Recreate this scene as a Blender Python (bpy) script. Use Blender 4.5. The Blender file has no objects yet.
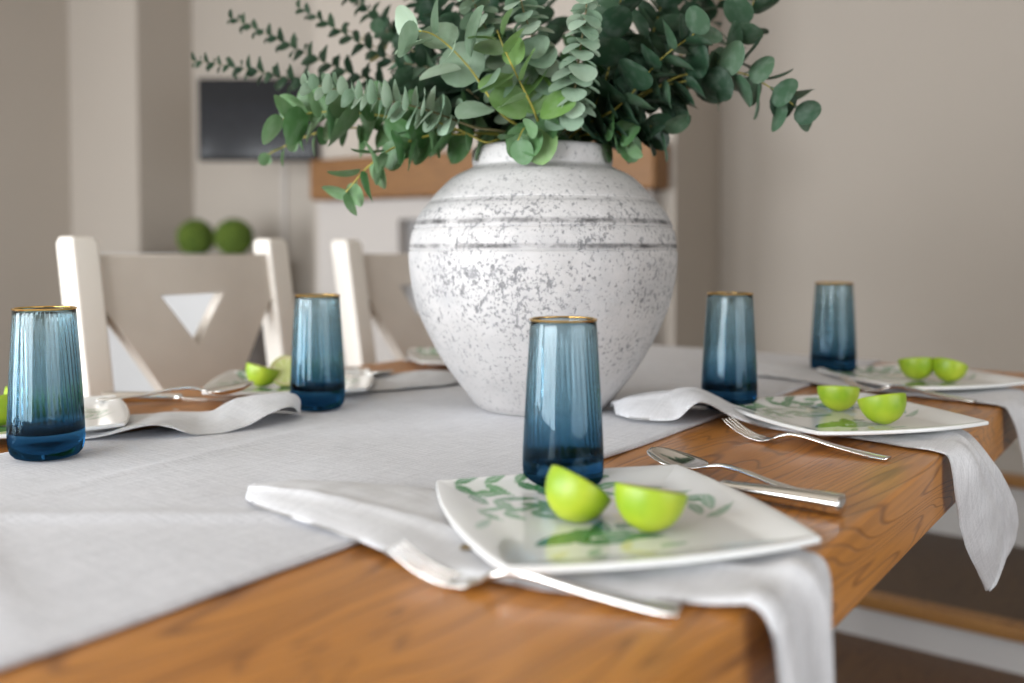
import bpy, bmesh, math, random
from mathutils import Vector, Matrix, Quaternion, noise

PI = math.pi
scn = bpy.context.scene
COL = scn.collection
V3 = Vector

# ---------------------------------------------------------------- camera frame
# World axes follow the dining table: x runs along it, y across it (0 = right edge).
FPX, HOR, TH, AZ = 930.0, 250.0, math.radians(2.0), math.radians(36.4)
CY = HOR + FPX * math.tan(TH)
CAM = V3((0.0, -0.206, 0.97))
FW0 = V3((math.cos(AZ), math.sin(AZ), 0)); RT = V3((math.sin(AZ), -math.cos(AZ), 0)); UP = V3((0, 0, 1))
FW = FW0 * math.cos(TH) - UP * math.sin(TH); CUP = UP * math.cos(TH) + FW0 * math.sin(TH)

def ray(px, py): return FW + RT * ((px - 512) / FPX) - CUP * ((py - CY) / FPX)
def on_z(px, py, z):
    d = ray(px, py); return CAM + d * ((z - CAM.z) / d.z)
def on_v(px, py, v):
    d = ray(px, py); return CAM + d * ((v - CAM.y) / d.y)
def at(px, py, dep): return CAM + ray(px, py) * dep
def plan(x, zf, h=0.0):                       # metres right of / ahead of the viewpoint -> world
    p = CAM + RT * x + FW0 * zf; return V3((p.x, p.y, h))

TT = 0.76                                     # table top height

# ---------------------------------------------------------------- object helpers
def link(name, verts, faces, mat, parent=None, smooth=True, loc=None):
    me = bpy.data.meshes.new(name)
    me.from_pydata([tuple(v) for v in verts], [], faces)
    me.validate()
    if smooth:
        me.polygons.foreach_set('use_smooth', [True] * len(me.polygons))
    if mat: me.materials.append(mat)
    me.update()
    o = bpy.data.objects.new(name, me); COL.objects.link(o)
    if parent: o.parent = parent
    if loc is not None: o.location = loc
    return o

def fix_normals(o):
    bm = bmesh.new(); bm.from_mesh(o.data); bmesh.ops.recalc_face_normals(bm, faces=bm.faces); bm.to_mesh(o.data); bm.free()
    return o

def empty(name, loc=(0, 0, 0), rotz=0.0):
    o = bpy.data.objects.new(name, None); COL.objects.link(o)
    o.empty_display_size = 0.05
    o.location = loc; o.rotation_euler = (0, 0, rotz); return o

def tag(o, label, cat, group=None, kind=None):
    o['label'] = label; o['category'] = cat
    if group: o['group'] = group
    if kind: o['kind'] = kind
    return o

def copy_tree(o, parent=None):
    c = o.copy(); COL.objects.link(c)
    if parent: c.parent = parent
    for ch in [x for x in bpy.data.objects if x.parent == o]: copy_tree(ch, c)
    return c

class MB:
    def __init__(s): s.v = []; s.f = []
    def add(s, vs, fs):
        b = len(s.v); s.v += [V3(p) for p in vs]; s.f += [tuple(b + i for i in f) for f in fs]
    def box(s, c, d, rot=None, ):
        c = V3(c); hx, hy, hz = d[0] / 2, d[1] / 2, d[2] / 2
        vs = [V3((sx * hx, sy * hy, sz * hz)) for sz in (-1, 1) for sy in (-1, 1) for sx in (-1, 1)]
        if rot: vs = [rot @ v for v in vs]
        s.add([c + v for v in vs], [(0, 2, 3, 1), (4, 5, 7, 6), (0, 1, 5, 4), (2, 6, 7, 3), (0, 4, 6, 2), (1, 3, 7, 5)])
    def prism(s, pts, z0, z1):
        n = len(pts)
        s.add([(p[0], p[1], z0) for p in pts] + [(p[0], p[1], z1) for p in pts],
              [tuple(range(n - 1, -1, -1)), tuple(range(n, 2 * n))] + [(i, (i + 1) % n, n + (i + 1) % n, n + i) for i in range(n)])
    def build(s, name, mat, parent=None, bevel=0.0, smooth=False, loc=None):
        o = link(name, s.v, s.f, mat, parent, smooth, loc)
        fix_normals(o)
        if bevel:
            m = o.modifiers.new('bevel', 'BEVEL'); m.width = bevel; m.segments = 3; m.limit_method = 'ANGLE'
            o.data.polygons.foreach_set('use_smooth', [True] * len(o.data.polygons))
            w = o.modifiers.new('wn', 'WEIGHTED_NORMAL'); w.keep_sharp = True
        return o

def lathe(prof, seg=96, rfun=None):
    vs = []; fs = []; n = len(prof)
    for i, (r, z) in enumerate(prof):
        for k in range(seg):
            a = 2 * PI * k / seg
            rr = rfun(i, a, r, z) if rfun else r
            vs.append(V3((rr * math.cos(a), rr * math.sin(a), z)))
    for i in range(n - 1):
        for k in range(seg):
            k2 = (k + 1) % seg
            fs.append((i * seg + k, i * seg + k2, (i + 1) * seg + k2, (i + 1) * seg + k))
    if prof[0][0] < 1e-3: pass
    return vs, fs

def catmull(pts, n):
    P = [V3(p) for p in pts]; P = [P[0] * 2 - P[1]] + P + [P[-1] * 2 - P[-2]]
    out = []; segs = len(P) - 3
    for j in range(n):
        t = j / (n - 1) * segs; i = min(int(t), segs - 1); t -= i
        a, b, c, d = P[i:i + 4]
        out.append(0.5 * ((2 * b) + (c - a) * t + (2 * a - 5 * b + 4 * c - d) * t * t + (3 * b - a - 3 * c + d) * t ** 3))
    return out

def lerp(a, b, t): return a + (b - a) * t
def sstep(a, b, x):
    t = max(0.0, min(1.0, (x - a) / (b - a))); return t * t * (3 - 2 * t)

# ---------------------------------------------------------------- materials
def mat(name, col, rough=0.5, metal=0.0, **kw):
    m = bpy.data.materials.new(name); m.use_nodes = True
    b = m.node_tree.nodes['Principled BSDF']
    b.inputs['Base Color'].default_value = (*col, 1); b.inputs['Roughness'].default_value = rough; b.inputs['Metallic'].default_value = metal
    for k, v in kw.items(): b.inputs[k.replace('_', ' ')].default_value = v
    return m
def nodes(m): return m.node_tree.nodes, m.node_tree.links, m.node_tree.nodes['Principled BSDF']
def texco(m, scale=(1, 1, 1), rot=(0, 0, 0)):
    N, L, B = nodes(m)
    tc = N.new('ShaderNodeTexCoord'); mp = N.new('ShaderNodeMapping')
    mp.inputs['Scale'].default_value = scale; mp.inputs['Rotation'].default_value = rot
    L.new(tc.outputs['Object'], mp.inputs['Vector']); return mp.outputs['Vector']
def noise_n(m, vec, scale, detail=4, rough=0.5, dist=0.0):
    N, L, B = nodes(m); n = N.new('ShaderNodeTexNoise')
    n.inputs['Scale'].default_value = scale; n.inputs['Detail'].default_value = detail; n.inputs['Roughness'].default_value = rough
    n.inputs['Distortion'].default_value = dist
    L.new(vec, n.inputs['Vector']); return n.outputs['Fac']
def ramp(m, fac, stops):
    N, L, B = nodes(m); r = N.new('ShaderNodeValToRGB'); e = r.color_ramp.elements
    while len(e) < len(stops): e.new(0.5)
    for el, (p, c) in zip(e, stops):
        el.position = p; el.color = (*c, 1) if len(c) == 3 else c
    L.new(fac, r.inputs['Fac']); return r.outputs['Color']
def mix(m, a, b, fac, mode='MIX'):
    N, L, B = nodes(m); x = N.new('ShaderNodeMix'); x.data_type = 'RGBA'; x.blend_type = mode
    for sock, val in ((x.inputs[6], a), (x.inputs[7], b), (x.inputs[0], fac)):
        if isinstance(val, (int, float)): sock.default_value = val
        elif isinstance(val, tuple): sock.default_value = (*val, 1)
        else: L.new(val, sock)
    return x.outputs[2]
def math_n(m, op, a, b=0.0):
    N, L, B = nodes(m); x = N.new('ShaderNodeMath'); x.operation = op
    for s, v in ((x.inputs[0], a), (x.inputs[1], b)):
        if isinstance(v, (int, float)): s.default_value = v
        else: L.new(v, s)
    return x.outputs[0]
def bump(m, h, strength, dist=0.001):
    N, L, B = nodes(m); b = N.new('ShaderNodeBump'); b.inputs['Strength'].default_value = strength; b.inputs['Distance'].default_value = dist
    L.new(h, b.inputs['Height']); L.new(b.outputs['Normal'], B.inputs['Normal'])
def base(m, c): N, L, B = nodes(m); L.new(c, B.inputs['Base Color'])

def wood(name, light, mid, dark, rough=0.35, scale=1.0, grain=1.0, coat=0.0, rings=True):
    m = mat(name, mid, rough); N, L, B = nodes(m)
    v = texco(m, (0.55 * scale, 4.2 * scale, 4.2 * scale))
    n1 = noise_n(m, v, 2.2, 2, 0.5, 0.6)
    r = math_n(m, 'FRACT', math_n(m, 'MULTIPLY', n1, 24.0))
    tri = math_n(m, 'MULTIPLY', math_n(m, 'ABSOLUTE', math_n(m, 'SUBTRACT', r, 0.5)), 2.0)
    v2 = texco(m, (6 * scale, 160 * scale, 160 * scale))
    fine = noise_n(m, v2, 1.0, 3, 0.6)
    v3 = texco(m, (1.5 * scale, 7 * scale, 7 * scale))
    broad = noise_n(m, v3, 1.0, 3, 0.5)
    c0 = ramp(m, broad, [(0.3, mid), (0.72, light)])
    lines = ramp(m, tri, [(0.0, (0, 0, 0)), (0.30, (1, 1, 1))])
    k = math_n(m, 'MULTIPLY', math_n(m, 'SUBTRACT', 1.0, lines), 0.72 * grain)
    c1 = mix(m, c0, dark, k)
    k2 = ramp(m, fine, [(0.42, (0, 0, 0)), (0.62, (1, 1, 1))])
    c2 = mix(m, c1, dark, math_n(m, 'MULTIPLY', k2, 0.28 * grain))
    base(m, c2)
    bump(m, math_n(m, 'ADD', lines, math_n(m, 'MULTIPLY', fine, -0.8)), 0.28, 0.0008)
    if coat:
        B.inputs['Coat Weight'].default_value = coat; B.inputs['Coat Roughness'].default_value = 0.22
    return m

M = {}
M['oak'] = wood('oak_table', (0.61, 0.262, 0.054), (0.49, 0.188, 0.034), (0.17, 0.060, 0.016), 0.34, 1.0, 1.0, 0.15)
M['oak_beam'] = wood('oak_beam', (0.25, 0.118, 0.032), (0.20, 0.088, 0.023), (0.12, 0.048, 0.013), 0.55)
M['floor_wood'] = wood('floor_boards', (0.15, 0.075, 0.03), (0.115, 0.055, 0.021), (0.05, 0.022, 0.01), 0.45)
M['step_wood'] = wood('step_boards', (0.10, 0.058, 0.028), (0.08, 0.046, 0.022), (0.04, 0.02, 0.01), 0.5)
M['nosing'] = wood('step_nosing', (0.40, 0.20, 0.055), (0.34, 0.16, 0.04), (0.2, 0.085, 0.02), 0.4)

def cloth(name, col, dark, sc=900, amp=0.5):
    m = mat(name, col, 0.9); N, L, B = nodes(m)
    B.inputs['Sheen Weight'].default_value = 0.15
    tc = N.new('ShaderNodeTexCoord')
    hs = []
    for ax in (0, 1):
        mp = N.new('ShaderNodeMapping'); mp.inputs['Scale'].default_value = (sc, 25, 25) if ax == 0 else (25, sc, 25)
        L.new(tc.outputs['Object'], mp.inputs['Vector']); hs.append(noise_n(m, mp.outputs['Vector'], 1.0, 2, 0.6))
    h = math_n(m, 'ADD', hs[0], hs[1])
    g = noise_n(m, tc.outputs['Object'], sc * 0.7, 2, 0.6)
    f = math_n(m, 'ADD', math_n(m, 'MULTIPLY', h, 0.35), math_n(m, 'MULTIPLY', g, 0.3))
    base(m, ramp(m, f, [(0.40, dark), (0.60, col)]))
    bump(m, f, amp, 0.0008)
    return m
M['runner'] = cloth('runner_linen', (0.70, 0.70, 0.73), (0.50, 0.50, 0.525), 600)
M['napkin'] = cloth('napkin_linen', (0.68, 0.675, 0.685), (0.53, 0.525, 0.535), 800, 0.4)

def wallpaint(name, col):
    m = mat(name, col, 0.85); v = texco(m)
    n = noise_n(m, v, 1.3, 3); base(m, ramp(m, n, [(0.3, tuple(c * 0.96 for c in col)), (0.7, col)]))
    n2 = noise_n(m, v, 160, 2); bump(m, n2, 0.06, 0.001); return m
M['wall'] = wallpaint('wall_paint', (0.455, 0.405, 0.35))
M['breast'] = wallpaint('breast_paint', (0.47, 0.435, 0.405))
M['ceil'] = wallpaint('ceiling_paint', (0.60, 0.54, 0.46))
M['white'] = wallpaint('white_paint', (0.60, 0.60, 0.60))
M['riser'] = wallpaint('riser_paint', (0.58, 0.57, 0.56))
M['chair'] = mat('chair_cream_paint', (0.74, 0.69, 0.62), 0.4)
_v = texco(M['chair'], (3, 3, 60)); bump(M['chair'], noise_n(M['chair'], _v, 4, 3), 0.05, 0.001)
M['splat'] = mat('chair_taupe_paint', (0.62, 0.56, 0.49), 0.5)
base(M['splat'], ramp(M['splat'], noise_n(M['splat'], texco(M['splat']), 9, 3), [(0.3, (0.58, 0.52, 0.455)), (0.7, (0.65, 0.59, 0.52))]))
M['seat'] = wood('chair_seat_oak', (0.46, 0.22, 0.07), (0.36, 0.16, 0.045), (0.18, 0.07, 0.02), 0.4)
M['cutlery'] = mat('polished_steel', (0.80, 0.78, 0.75), 0.13, 1.0)
_v = texco(M['cutlery'], (1, 1, 1))
_n = noise_n(M['cutlery'], _v, 90, 2); N_, L_, B_ = nodes(M['cutlery'])
_r = N_.new('ShaderNodeMapRange'); _r.inputs[3].default_value = 0.09; _r.inputs[4].default_value = 0.19
L_.new(_n, _r.inputs[0]); L_.new(_r.outputs[0], B_.inputs['Roughness'])
M['gold'] = mat('gold_rim', (0.78, 0.50, 0.17), 0.18, 1.0)
base(M['gold'], ramp(M['gold'], noise_n(M['gold'], texco(M['gold']), 60, 2), [(0.3, (0.66, 0.40, 0.12)), (0.7, (0.85, 0.58, 0.22))]))
M['brass'] = mat('brass_button', (0.30, 0.20, 0.09), 0.35, 0.8)
base(M['brass'], ramp(M['brass'], noise_n(M['brass'], texco(M['brass']), 300, 2), [(0.35, (0.10, 0.07, 0.04)), (0.65, (0.36, 0.25, 0.11))]))

def black(name, col, rough):
    m = mat(name, col, rough); n = noise_n(m, texco(m), 40, 2)
    base(m, ramp(m, n, [(0.3, tuple(c * 0.8 for c in col)), (0.7, tuple(c * 1.2 for c in col))])); return m
M['tv_black'] = black('tv_plastic', (0.008, 0.008, 0.009), 0.5); nodes(M['tv_black'])[2].inputs['Specular IOR Level'].default_value = 0.15
M['screen'] = black('tv_screen', (0.02, 0.022, 0.026), 0.12); nodes(M['screen'])[2].inputs['Specular IOR Level'].default_value = 0.55
M['grey_metal'] = wallpaint('grey_firebox', (0.30, 0.29, 0.285))
M['dark_wicker'] = black('dark_wicker', (0.05, 0.038, 0.03), 0.7)
M['handle'] = black('cabinet_knob', (0.25, 0.24, 0.23), 0.3)
M['trunking'] = wallpaint('cable_trunking', (0.52, 0.48, 0.44))

# glass: blue smoke, deeper towards the base, in the glass itself
def glass_mat():
    m = bpy.data.materials.new('blue_ombre_glass'); m.use_nodes = True
    N = m.node_tree.nodes; L = m.node_tree.links; N.clear()
    out = N.new('ShaderNodeOutputMaterial'); g = N.new('ShaderNodeBsdfGlass'); g.inputs['IOR'].default_value = 1.46; g.inputs['Roughness'].default_value = 0.0
    tc = N.new('ShaderNodeTexCoord'); sp = N.new('ShaderNodeSeparateXYZ'); L.new(tc.outputs['Object'], sp.inputs[0])
    mr = N.new('ShaderNodeMapRange'); mr.inputs[1].default_value = 0.0; mr.inputs[2].default_value = 0.15; L.new(sp.outputs['Z'], mr.inputs[0])
    cr = N.new('ShaderNodeValToRGB'); e = cr.color_ramp.elements
    st = [(0.0, (0.07, 0.17, 0.28)), (0.15, (0.12, 0.27, 0.40)), (0.22, (0.38, 0.57, 0.68)), (0.45, (0.60, 0.74, 0.80)), (1.0, (0.79, 0.865, 0.89))]
    while len(e) < len(st): e.new(0.5)
    for el, (p, c) in zip(e, st): el.position = p; el.color = (*c, 1)
    L.new(mr.outputs[0], cr.inputs[0]); L.new(cr.outputs[0], g.inputs['Color']); L.new(g.outputs[0], out.inputs['Surface'])
    return m
M['glass'] = glass_mat()

def vase_mat():
    m = mat('whitewashed_stoneware', (0.6, 0.58, 0.57), 0.8); N, L, B = nodes(m)
    v = texco(m); vs = texco(m, (1, 1, 2.6))
    col = ramp(m, noise_n(m, v, 7, 4), [(0.3, (0.43, 0.41, 0.40)), (0.7, (0.545, 0.525, 0.515))])
    # scuffed grey band areas
    patch = noise_n(m, vs, 9, 4, 0.6)
    spk = noise_n(m, texco(m, (1, 1, 0.8)), 120, 3, 0.62)
    spk2 = noise_n(m, texco(m, (1, 1, 0.8)), 230, 3, 0.65)
    sp = N.new('ShaderNodeSeparateXYZ'); tc = N.new('ShaderNodeTexCoord'); L.new(tc.outputs['Object'], sp.inputs[0])
    zr = N.new('ShaderNodeMapRange'); zr.inputs[1].default_value = 0.0; zr.inputs[2].default_value = 0.345; L.new(sp.outputs['Z'], zr.inputs[0])
    band = ramp(m, zr.outputs[0], [(0.0, (0.25,) * 3), (0.22, (0.45,) * 3), (0.38, (0.9,) * 3), (0.62, (1.0,) * 3), (0.76, (0.75,) * 3), (0.84, (0.2,) * 3), (1.0, (0.12,) * 3)])
    pm = ramp(m, patch, [(0.36, (0, 0, 0)), (0.60, (1, 1, 1))])
    mask = math_n(m, 'MULTIPLY', pm, band)
    thr = math_n(m, 'ADD', spk, math_n(m, 'MULTIPLY', mask, 0.105))
    s1 = ramp(m, thr, [(0.655, (0, 0, 0)), (0.735, (1, 1, 1))])
    soft = ramp(m, noise_n(m, texco(m, (1, 1, 1.6)), 16, 4, 0.65), [(0.45, (0,) * 3), (0.70, (1,) * 3)])
    col = mix(m, col, (0.30, 0.30, 0.31), math_n(m, 'MULTIPLY', math_n(m, 'MULTIPLY', soft, band), 0.45))
    c = mix(m, col, (0.12, 0.12, 0.125), math_n(m, 'MULTIPLY', s1, 0.75))
    thr2 = math_n(m, 'ADD', spk2, math_n(m, 'MULTIPLY', mask, 0.105))
    s2 = ramp(m, thr2, [(0.60, (0, 0, 0)), (0.68, (1, 1, 1))])
    c = mix(m, c, (0.16, 0.16, 0.168), math_n(m, 'MULTIPLY', s2, 0.72))
    # broken dark lines along the turned grooves
    def groove(z0, w, k, broken):
        d = math_n(m, 'ABSOLUTE', math_n(m, 'SUBTRACT', sp.outputs['Z'], z0))
        g = ramp(m, math_n(m, 'DIVIDE', d, w), [(0.3, (1,) * 3), (1.0, (0,) * 3)])
        b = ramp(m, noise_n(m, texco(m, (1, 1, 2)), broken, 4, 0.7), [(0.38, (0.15,) * 3), (0.6, (1,) * 3)])
        return math_n(m, 'MULTIPLY', math_n(m, 'MULTIPLY', g, b), k)
    for z0, w, k in ((0.2385, 0.0046, 0.95), (0.209, 0.0042, 1.0), (0.263, 0.003, 0.35), (0.306, 0.004, 0.3)):
        c = mix(m, c, (0.06, 0.057, 0.057), groove(z0, w, k, 16))
    base(m, c)
    bump(m, math_n(m, 'SUBTRACT', noise_n(m, texco(m), 60, 5, 0.65), math_n(m, 'MULTIPLY', s1, 0.5)), 0.45, 0.003)
    return m
M['vase'] = vase_mat()

def leaf_mat(name, c0, c1, c2, trans=0.25):
    m = mat(name, c1, 0.48); N, L, B = nodes(m)
    g = N.new('ShaderNodeNewGeometry')
    c = ramp(m, g.outputs['Random Per Island'], [(0.0, c0), (0.5, c1), (1.0, c2)])
    n = noise_n(m, texco(m), 70, 3); c = mix(m, c, (0.75, 0.8, 0.75), math_n(m, 'MULTIPLY', ramp(m, n, [(0.45, (0,) * 3), (0.75, (1,) * 3)]), 0.10))
    base(m, c)
    out = N['Material Output']; tr = N.new('ShaderNodeBsdfTranslucent'); L.new(c, tr.inputs['Color'])
    ms = N.new('ShaderNodeMixShader'); ms.inputs[0].default_value = trans
    L.new(B.outputs[0], ms.inputs[1]); L.new(tr.outputs[0], ms.inputs[2]); L.new(ms.outputs[0], out.inputs['Surface'])
    return m
M['silver'] = leaf_mat('leaf_silver_green', (0.15, 0.25, 0.155), (0.235, 0.335, 0.225), (0.34, 0.43, 0.315))
M['pale'] = leaf_mat('leaf_pale_silver', (0.22, 0.34, 0.23), (0.31, 0.43, 0.31), (0.42, 0.52, 0.40))
M['mid'] = leaf_mat('leaf_mid_green', (0.045, 0.13, 0.038), (0.09, 0.20, 0.07), (0.17, 0.285, 0.14))
M['dark'] = leaf_mat('leaf_dark_green', (0.022, 0.058, 0.030), (0.036, 0.088, 0.047), (0.08, 0.145, 0.083))
M['fresh'] = leaf_mat('leaf_fresh_green', (0.16, 0.32, 0.06), (0.20, 0.34, 0.11), (0.24, 0.36, 0.20))
M['olive'] = leaf_mat('leaf_olive', (0.36, 0.33, 0.10), (0.40, 0.36, 0.13), (0.42, 0.40, 0.16))
M['stem_y'] = mat('stem_yellow_green', (0.42, 0.36, 0.06), 0.5)
base(M['stem_y'], ramp(M['stem_y'], noise_n(M['stem_y'], texco(M['stem_y']), 40, 2), [(0.3, (0.30, 0.26, 0.05)), (0.7, (0.48, 0.40, 0.07))]))
M['stem_b'] = mat('stem_brown_green', (0.16, 0.13, 0.06), 0.6)
base(M['stem_b'], ramp(M['stem_b'], noise_n(M['stem_b'], texco(M['stem_b']), 40, 2), [(0.3, (0.11, 0.10, 0.05)), (0.7, (0.20, 0.16, 0.07))]))

M['rind'] = mat('lime_rind', (0.42, 0.62, 0.03), 0.42)
base(M['rind'], ramp(M['rind'], noise_n(M['rind'], texco(M['rind']), 22, 3), [(0.3, (0.215, 0.37, 0.014)), (0.72, (0.41, 0.49, 0.028))]))
bump(M['rind'], noise_n(M['rind'], texco(M['rind']), 420, 2), 0.12, 0.0006)
M['flesh'] = mat('lime_flesh', (0.62, 0.66, 0.30), 0.3)
def flesh_nodes():
    m = M['flesh']; N, L, B = nodes(m)
    tc = N.new('ShaderNodeTexCoord'); sp = N.new('ShaderNodeSeparateXYZ'); L.new(tc.outputs['Object'], sp.inputs[0])
    ang = math_n(m, 'ARCTAN2', sp.outputs['Y'], sp.outputs['X'])
    seg = math_n(m, 'ABSOLUTE', math_n(m, 'SINE', math_n(m, 'MULTIPLY', ang, 4.5)))
    rr = math_n(m, 'SQRT', math_n(m, 'ADD', math_n(m, 'POWER', sp.outputs['X'], 2.0), math_n(m, 'POWER', sp.outputs['Y'], 2.0)))
    pulp = ramp(m, seg, [(0.10, (0.70, 0.68, 0.45)), (0.28, (0.52, 0.55, 0.20))])
    c = mix(m, pulp, (0.60, 0.50, 0.30), ramp(m, math_n(m, 'DIVIDE', rr, 0.028), [(0.80, (0,) * 3), (0.88, (1,) * 3)]))
    base(m, c)
flesh_nodes()
M['moss'] = mat('moss_green', (0.07, 0.12, 0.01), 0.9)
base(M['moss'], ramp(M['moss'], noise_n(M['moss'], texco(M['moss']), 60, 3), [(0.35, (0.035, 0.075, 0.006)), (0.65, (0.11, 0.16, 0.014))]))

# plate glaze with printed foliage kept in a colour attribute
M['plate'] = mat('glazed_porcelain', (0.8, 0.8, 0.78), 0.12)
def plate_nodes():
    m = M['plate']; N, L, B = nodes(m)
    a = N.new('ShaderNodeVertexColor'); a.layer_name = 'print'; L.new(a.outputs['Color'], B.inputs['Base Color'])
    B.inputs['Coat Weight'].default_value = 0.3
plate_nodes()

# ---------------------------------------------------------------- room
def wall_seg(mb, a, b, out, h0, h1, t=0.12):
    a = V3((a.x, a.y, 0)); b = V3((b.x, b.y, 0)); d = (b - a).normalized(); n = V3((-d.y, d.x, 0)) * out
    mb.prism([a, b, b + n * t, a + n * t], h0, h1)

H = 2.45
pL1 = plan(-2.32, 4.907); pA = plan(-1.855, 4.638); pB = plan(-1.683, 4.937)
BDX, BDZ = 0.866, -0.5                          # direction of the far walls, seen in plan
pG = plan(0.575, 3.285)                         # right front corner of the chimney breast
pH = plan(0.575 - BDX * 1.67, 3.285 - BDZ * 1.67)
pC = plan(0.575 - BDX * 1.67 + 0.15, 3.285 - BDZ * 1.67 + 0.26)
pD = plan(0.836, 3.737)
UN, VR = -1.35, -1.9
pE = V3((pD.x, VR, 0)); pF = V3((UN, VR, 0))
pL0 = V3((UN, pL1.y - (pL1.x - UN) * 0.111, 0))

def structure(mb, name, m):
    o = mb.build(name, m); o['kind'] = 'structure'; return o
mb = MB()
mb.prism([plan(-3.2, -2.4), plan(4.2, -2.4), plan(4.2, 6.4), plan(-3.2, 6.4)], -0.06, 0.0); structure(mb, 'floor', M['floor_wood'])
mb = MB()
mb.prism([plan(-3.2, -2.4), plan(4.2, -2.4), plan(4.2, 6.4), plan(-3.2, 6.4)], H, H + 0.06); structure(mb, 'ceiling', M['ceil'])

def wall_open(name, a, b, out, wins, m):
    """wall from a to b with openings (s0, s1, z0, z1) along it"""
    mb = MB(); d = (b - a); Ln = d.length; d = d.normalized(); s = 0.0
    for (s0, s1, z0, z1) in wins:
        wall_seg(mb, a + d * s, a + d * s0, out, 0, H)
        wall_seg(mb, a + d * s0, a + d * s1, out, 0, z0)
        wall_seg(mb, a + d * s0, a + d * s1, out, z1, H)
        s = s1
    wall_seg(mb, a + d * s, b, out, 0, H)
    return structure(mb, name, m)

mb = MB(); wall_seg(mb, pL0, pL1, 1, 0, H); structure(mb, 'wall_left', M['wall'])
mb = MB(); wall_seg(mb, pL1, pA, 1, 0, H, 0.3); structure(mb, 'wall_pier', M['wall'])
mb = MB(); wall_seg(mb, pA, pB, 1, 0, H, 0.1); structure(mb, 'wall_alcove', M['wall'])
mb = MB(); wall_seg(mb, pB, pC, 1, 0, H, 0.12); structure(mb, 'wall_back', M['wall'])
mb = MB(); mb.prism([pC, pH, pG, pD, pD + V3((0.1, 0.1, 0)), pC + V3((0.12, 0, 0))], 0, H); structure(mb, 'wall_chimney_breast', M['wall'])
mb = MB(); wall_seg(mb, pD, pE, 1, 0, H, 0.12); structure(mb, 'wall_far', M['wall'])
win_c = (2.1, 4.3, 0.55, 1.85)
wall_open('wall_right', pE, pF, 1, [win_c], M['wall'])
win_a = (1.75, 3.55, 0.30, 1.80); win_b = (3.85, 5.60, 0.30, 1.80)
wall_open('wall_near', pF, pL0, 1, [win_a, win_b], M['wall'])

def window(name, a, b, w, nx, nz):
    d = (b - a).normalized(); n = V3((-d.y, d.x, 0))
    s0, s1, z0, z1 = w; ang = math.atan2(d.y, d.x); rot = Matrix.Rotation(ang, 3, 'Z')
    mb = MB(); c = a + d * (s0 + s1) / 2 + n * 0.06
    for zz in [z0 + (z1 - z0) * i / nz for i in range(nz + 1)]:
        mb.box(V3((c.x, c.y, zz)), (s1 - s0, 0.05, 0.05), rot)
    for i in range(nx + 1):
        p = a + d * (s0 + (s1 - s0) * i / nx) + n * 0.06
        mb.box(V3((p.x, p.y, (z0 + z1) / 2)), (0.05, 0.05, z1 - z0), rot)
    o = structure(mb, name, M['white'])
    # daylight coming in through this opening
    ld = bpy.data.lights.new(name + '_daylight', 'AREA'); ld.shape = 'RECTANGLE'; ld.size = s1 - s0; ld.size_y = z1 - z0
    lo = bpy.data.objects.new(name + '_daylight', ld); COL.objects.link(lo)
    lo.location = V3((c.x, c.y, (z0 + z1) / 2)) + n * 0.25
    lo.rotation_euler = (-n).to_track_quat('-Z', 'Y').to_euler()
    return ld
l1 = window('window_1', pF, pL0, win_a, 3, 1); l1.energy = 92; l1.color = (0.92, 0.96, 1.0)
l2 = window('window_2', pF, pL0, win_b, 3, 1); l2.energy = 92; l2.color = (0.92, 0.96, 1.0)
l3 = window('window_3', pE, pF, win_c, 3, 1); l3.energy = 26; l3.color = (0.92, 0.96, 1.0)

# low oak-edged steps crossing the far end of the room
def step(name, x0, x1, z0, z1, label, tm='step_wood'):
    e = empty(name, (x0, -0.5, z0)); tag(e, label, 'step', 'low steps along the far end')
    y0, y1 = -1.4, 1.1
    mb = MB(); mb.box((0.012, 0.5 + (y0 + y1) / 2, (z1 - z0 - 0.03) / 2), (0.024, y1 - y0, z1 - z0 - 0.03)); mb.build('riser', M['riser'], e)
    mb = MB(); mb.box(((x1 - x0) / 2 + 0.02, 0.5 + (y0 + y1) / 2, z1 - z0 - 0.013), (x1 - x0 - 0.04, y1 - y0, 0.026)); mb.build('tread', M[tm], e)
    mb = MB(); mb.box((0.01, 0.5 + (y0 + y1) / 2, z1 - z0 - 0.0135), (0.06, y1 - y0, 0.033)); mb.build('nosing', M['nosing'], e, 0.008)
    return e
step('wooden_step', 2.375, 3.03, 0.0, 0.108, 'lower dark-boarded step with oak nosing and pale riser, under the hanging napkin')
step('wooden_step', 3.03, 3.48, 0.108, 0.31, 'upper step with narrow oak nosing and grey riser, against the far wall', 'riser')

# ---------------------------------------------------------------- fireplace wall things
def wallpt(px, py, off, a=None):              # a point on a far wall seen at that pixel, standing off it
    a = a or pB; d = (pC - pB).normalized(); n = V3((d.y, -d.x, 0))
    r = ray(px, py); k = ((a + n * off - CAM).dot(n)) / r.dot(n)
    return CAM + r * k
bd = (pC - pB).normalized(); bn = V3((bd.y, -bd.x, 0)); brot = Matrix.Rotation(math.atan2(bd.y, bd.x), 3, 'Z')

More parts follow.
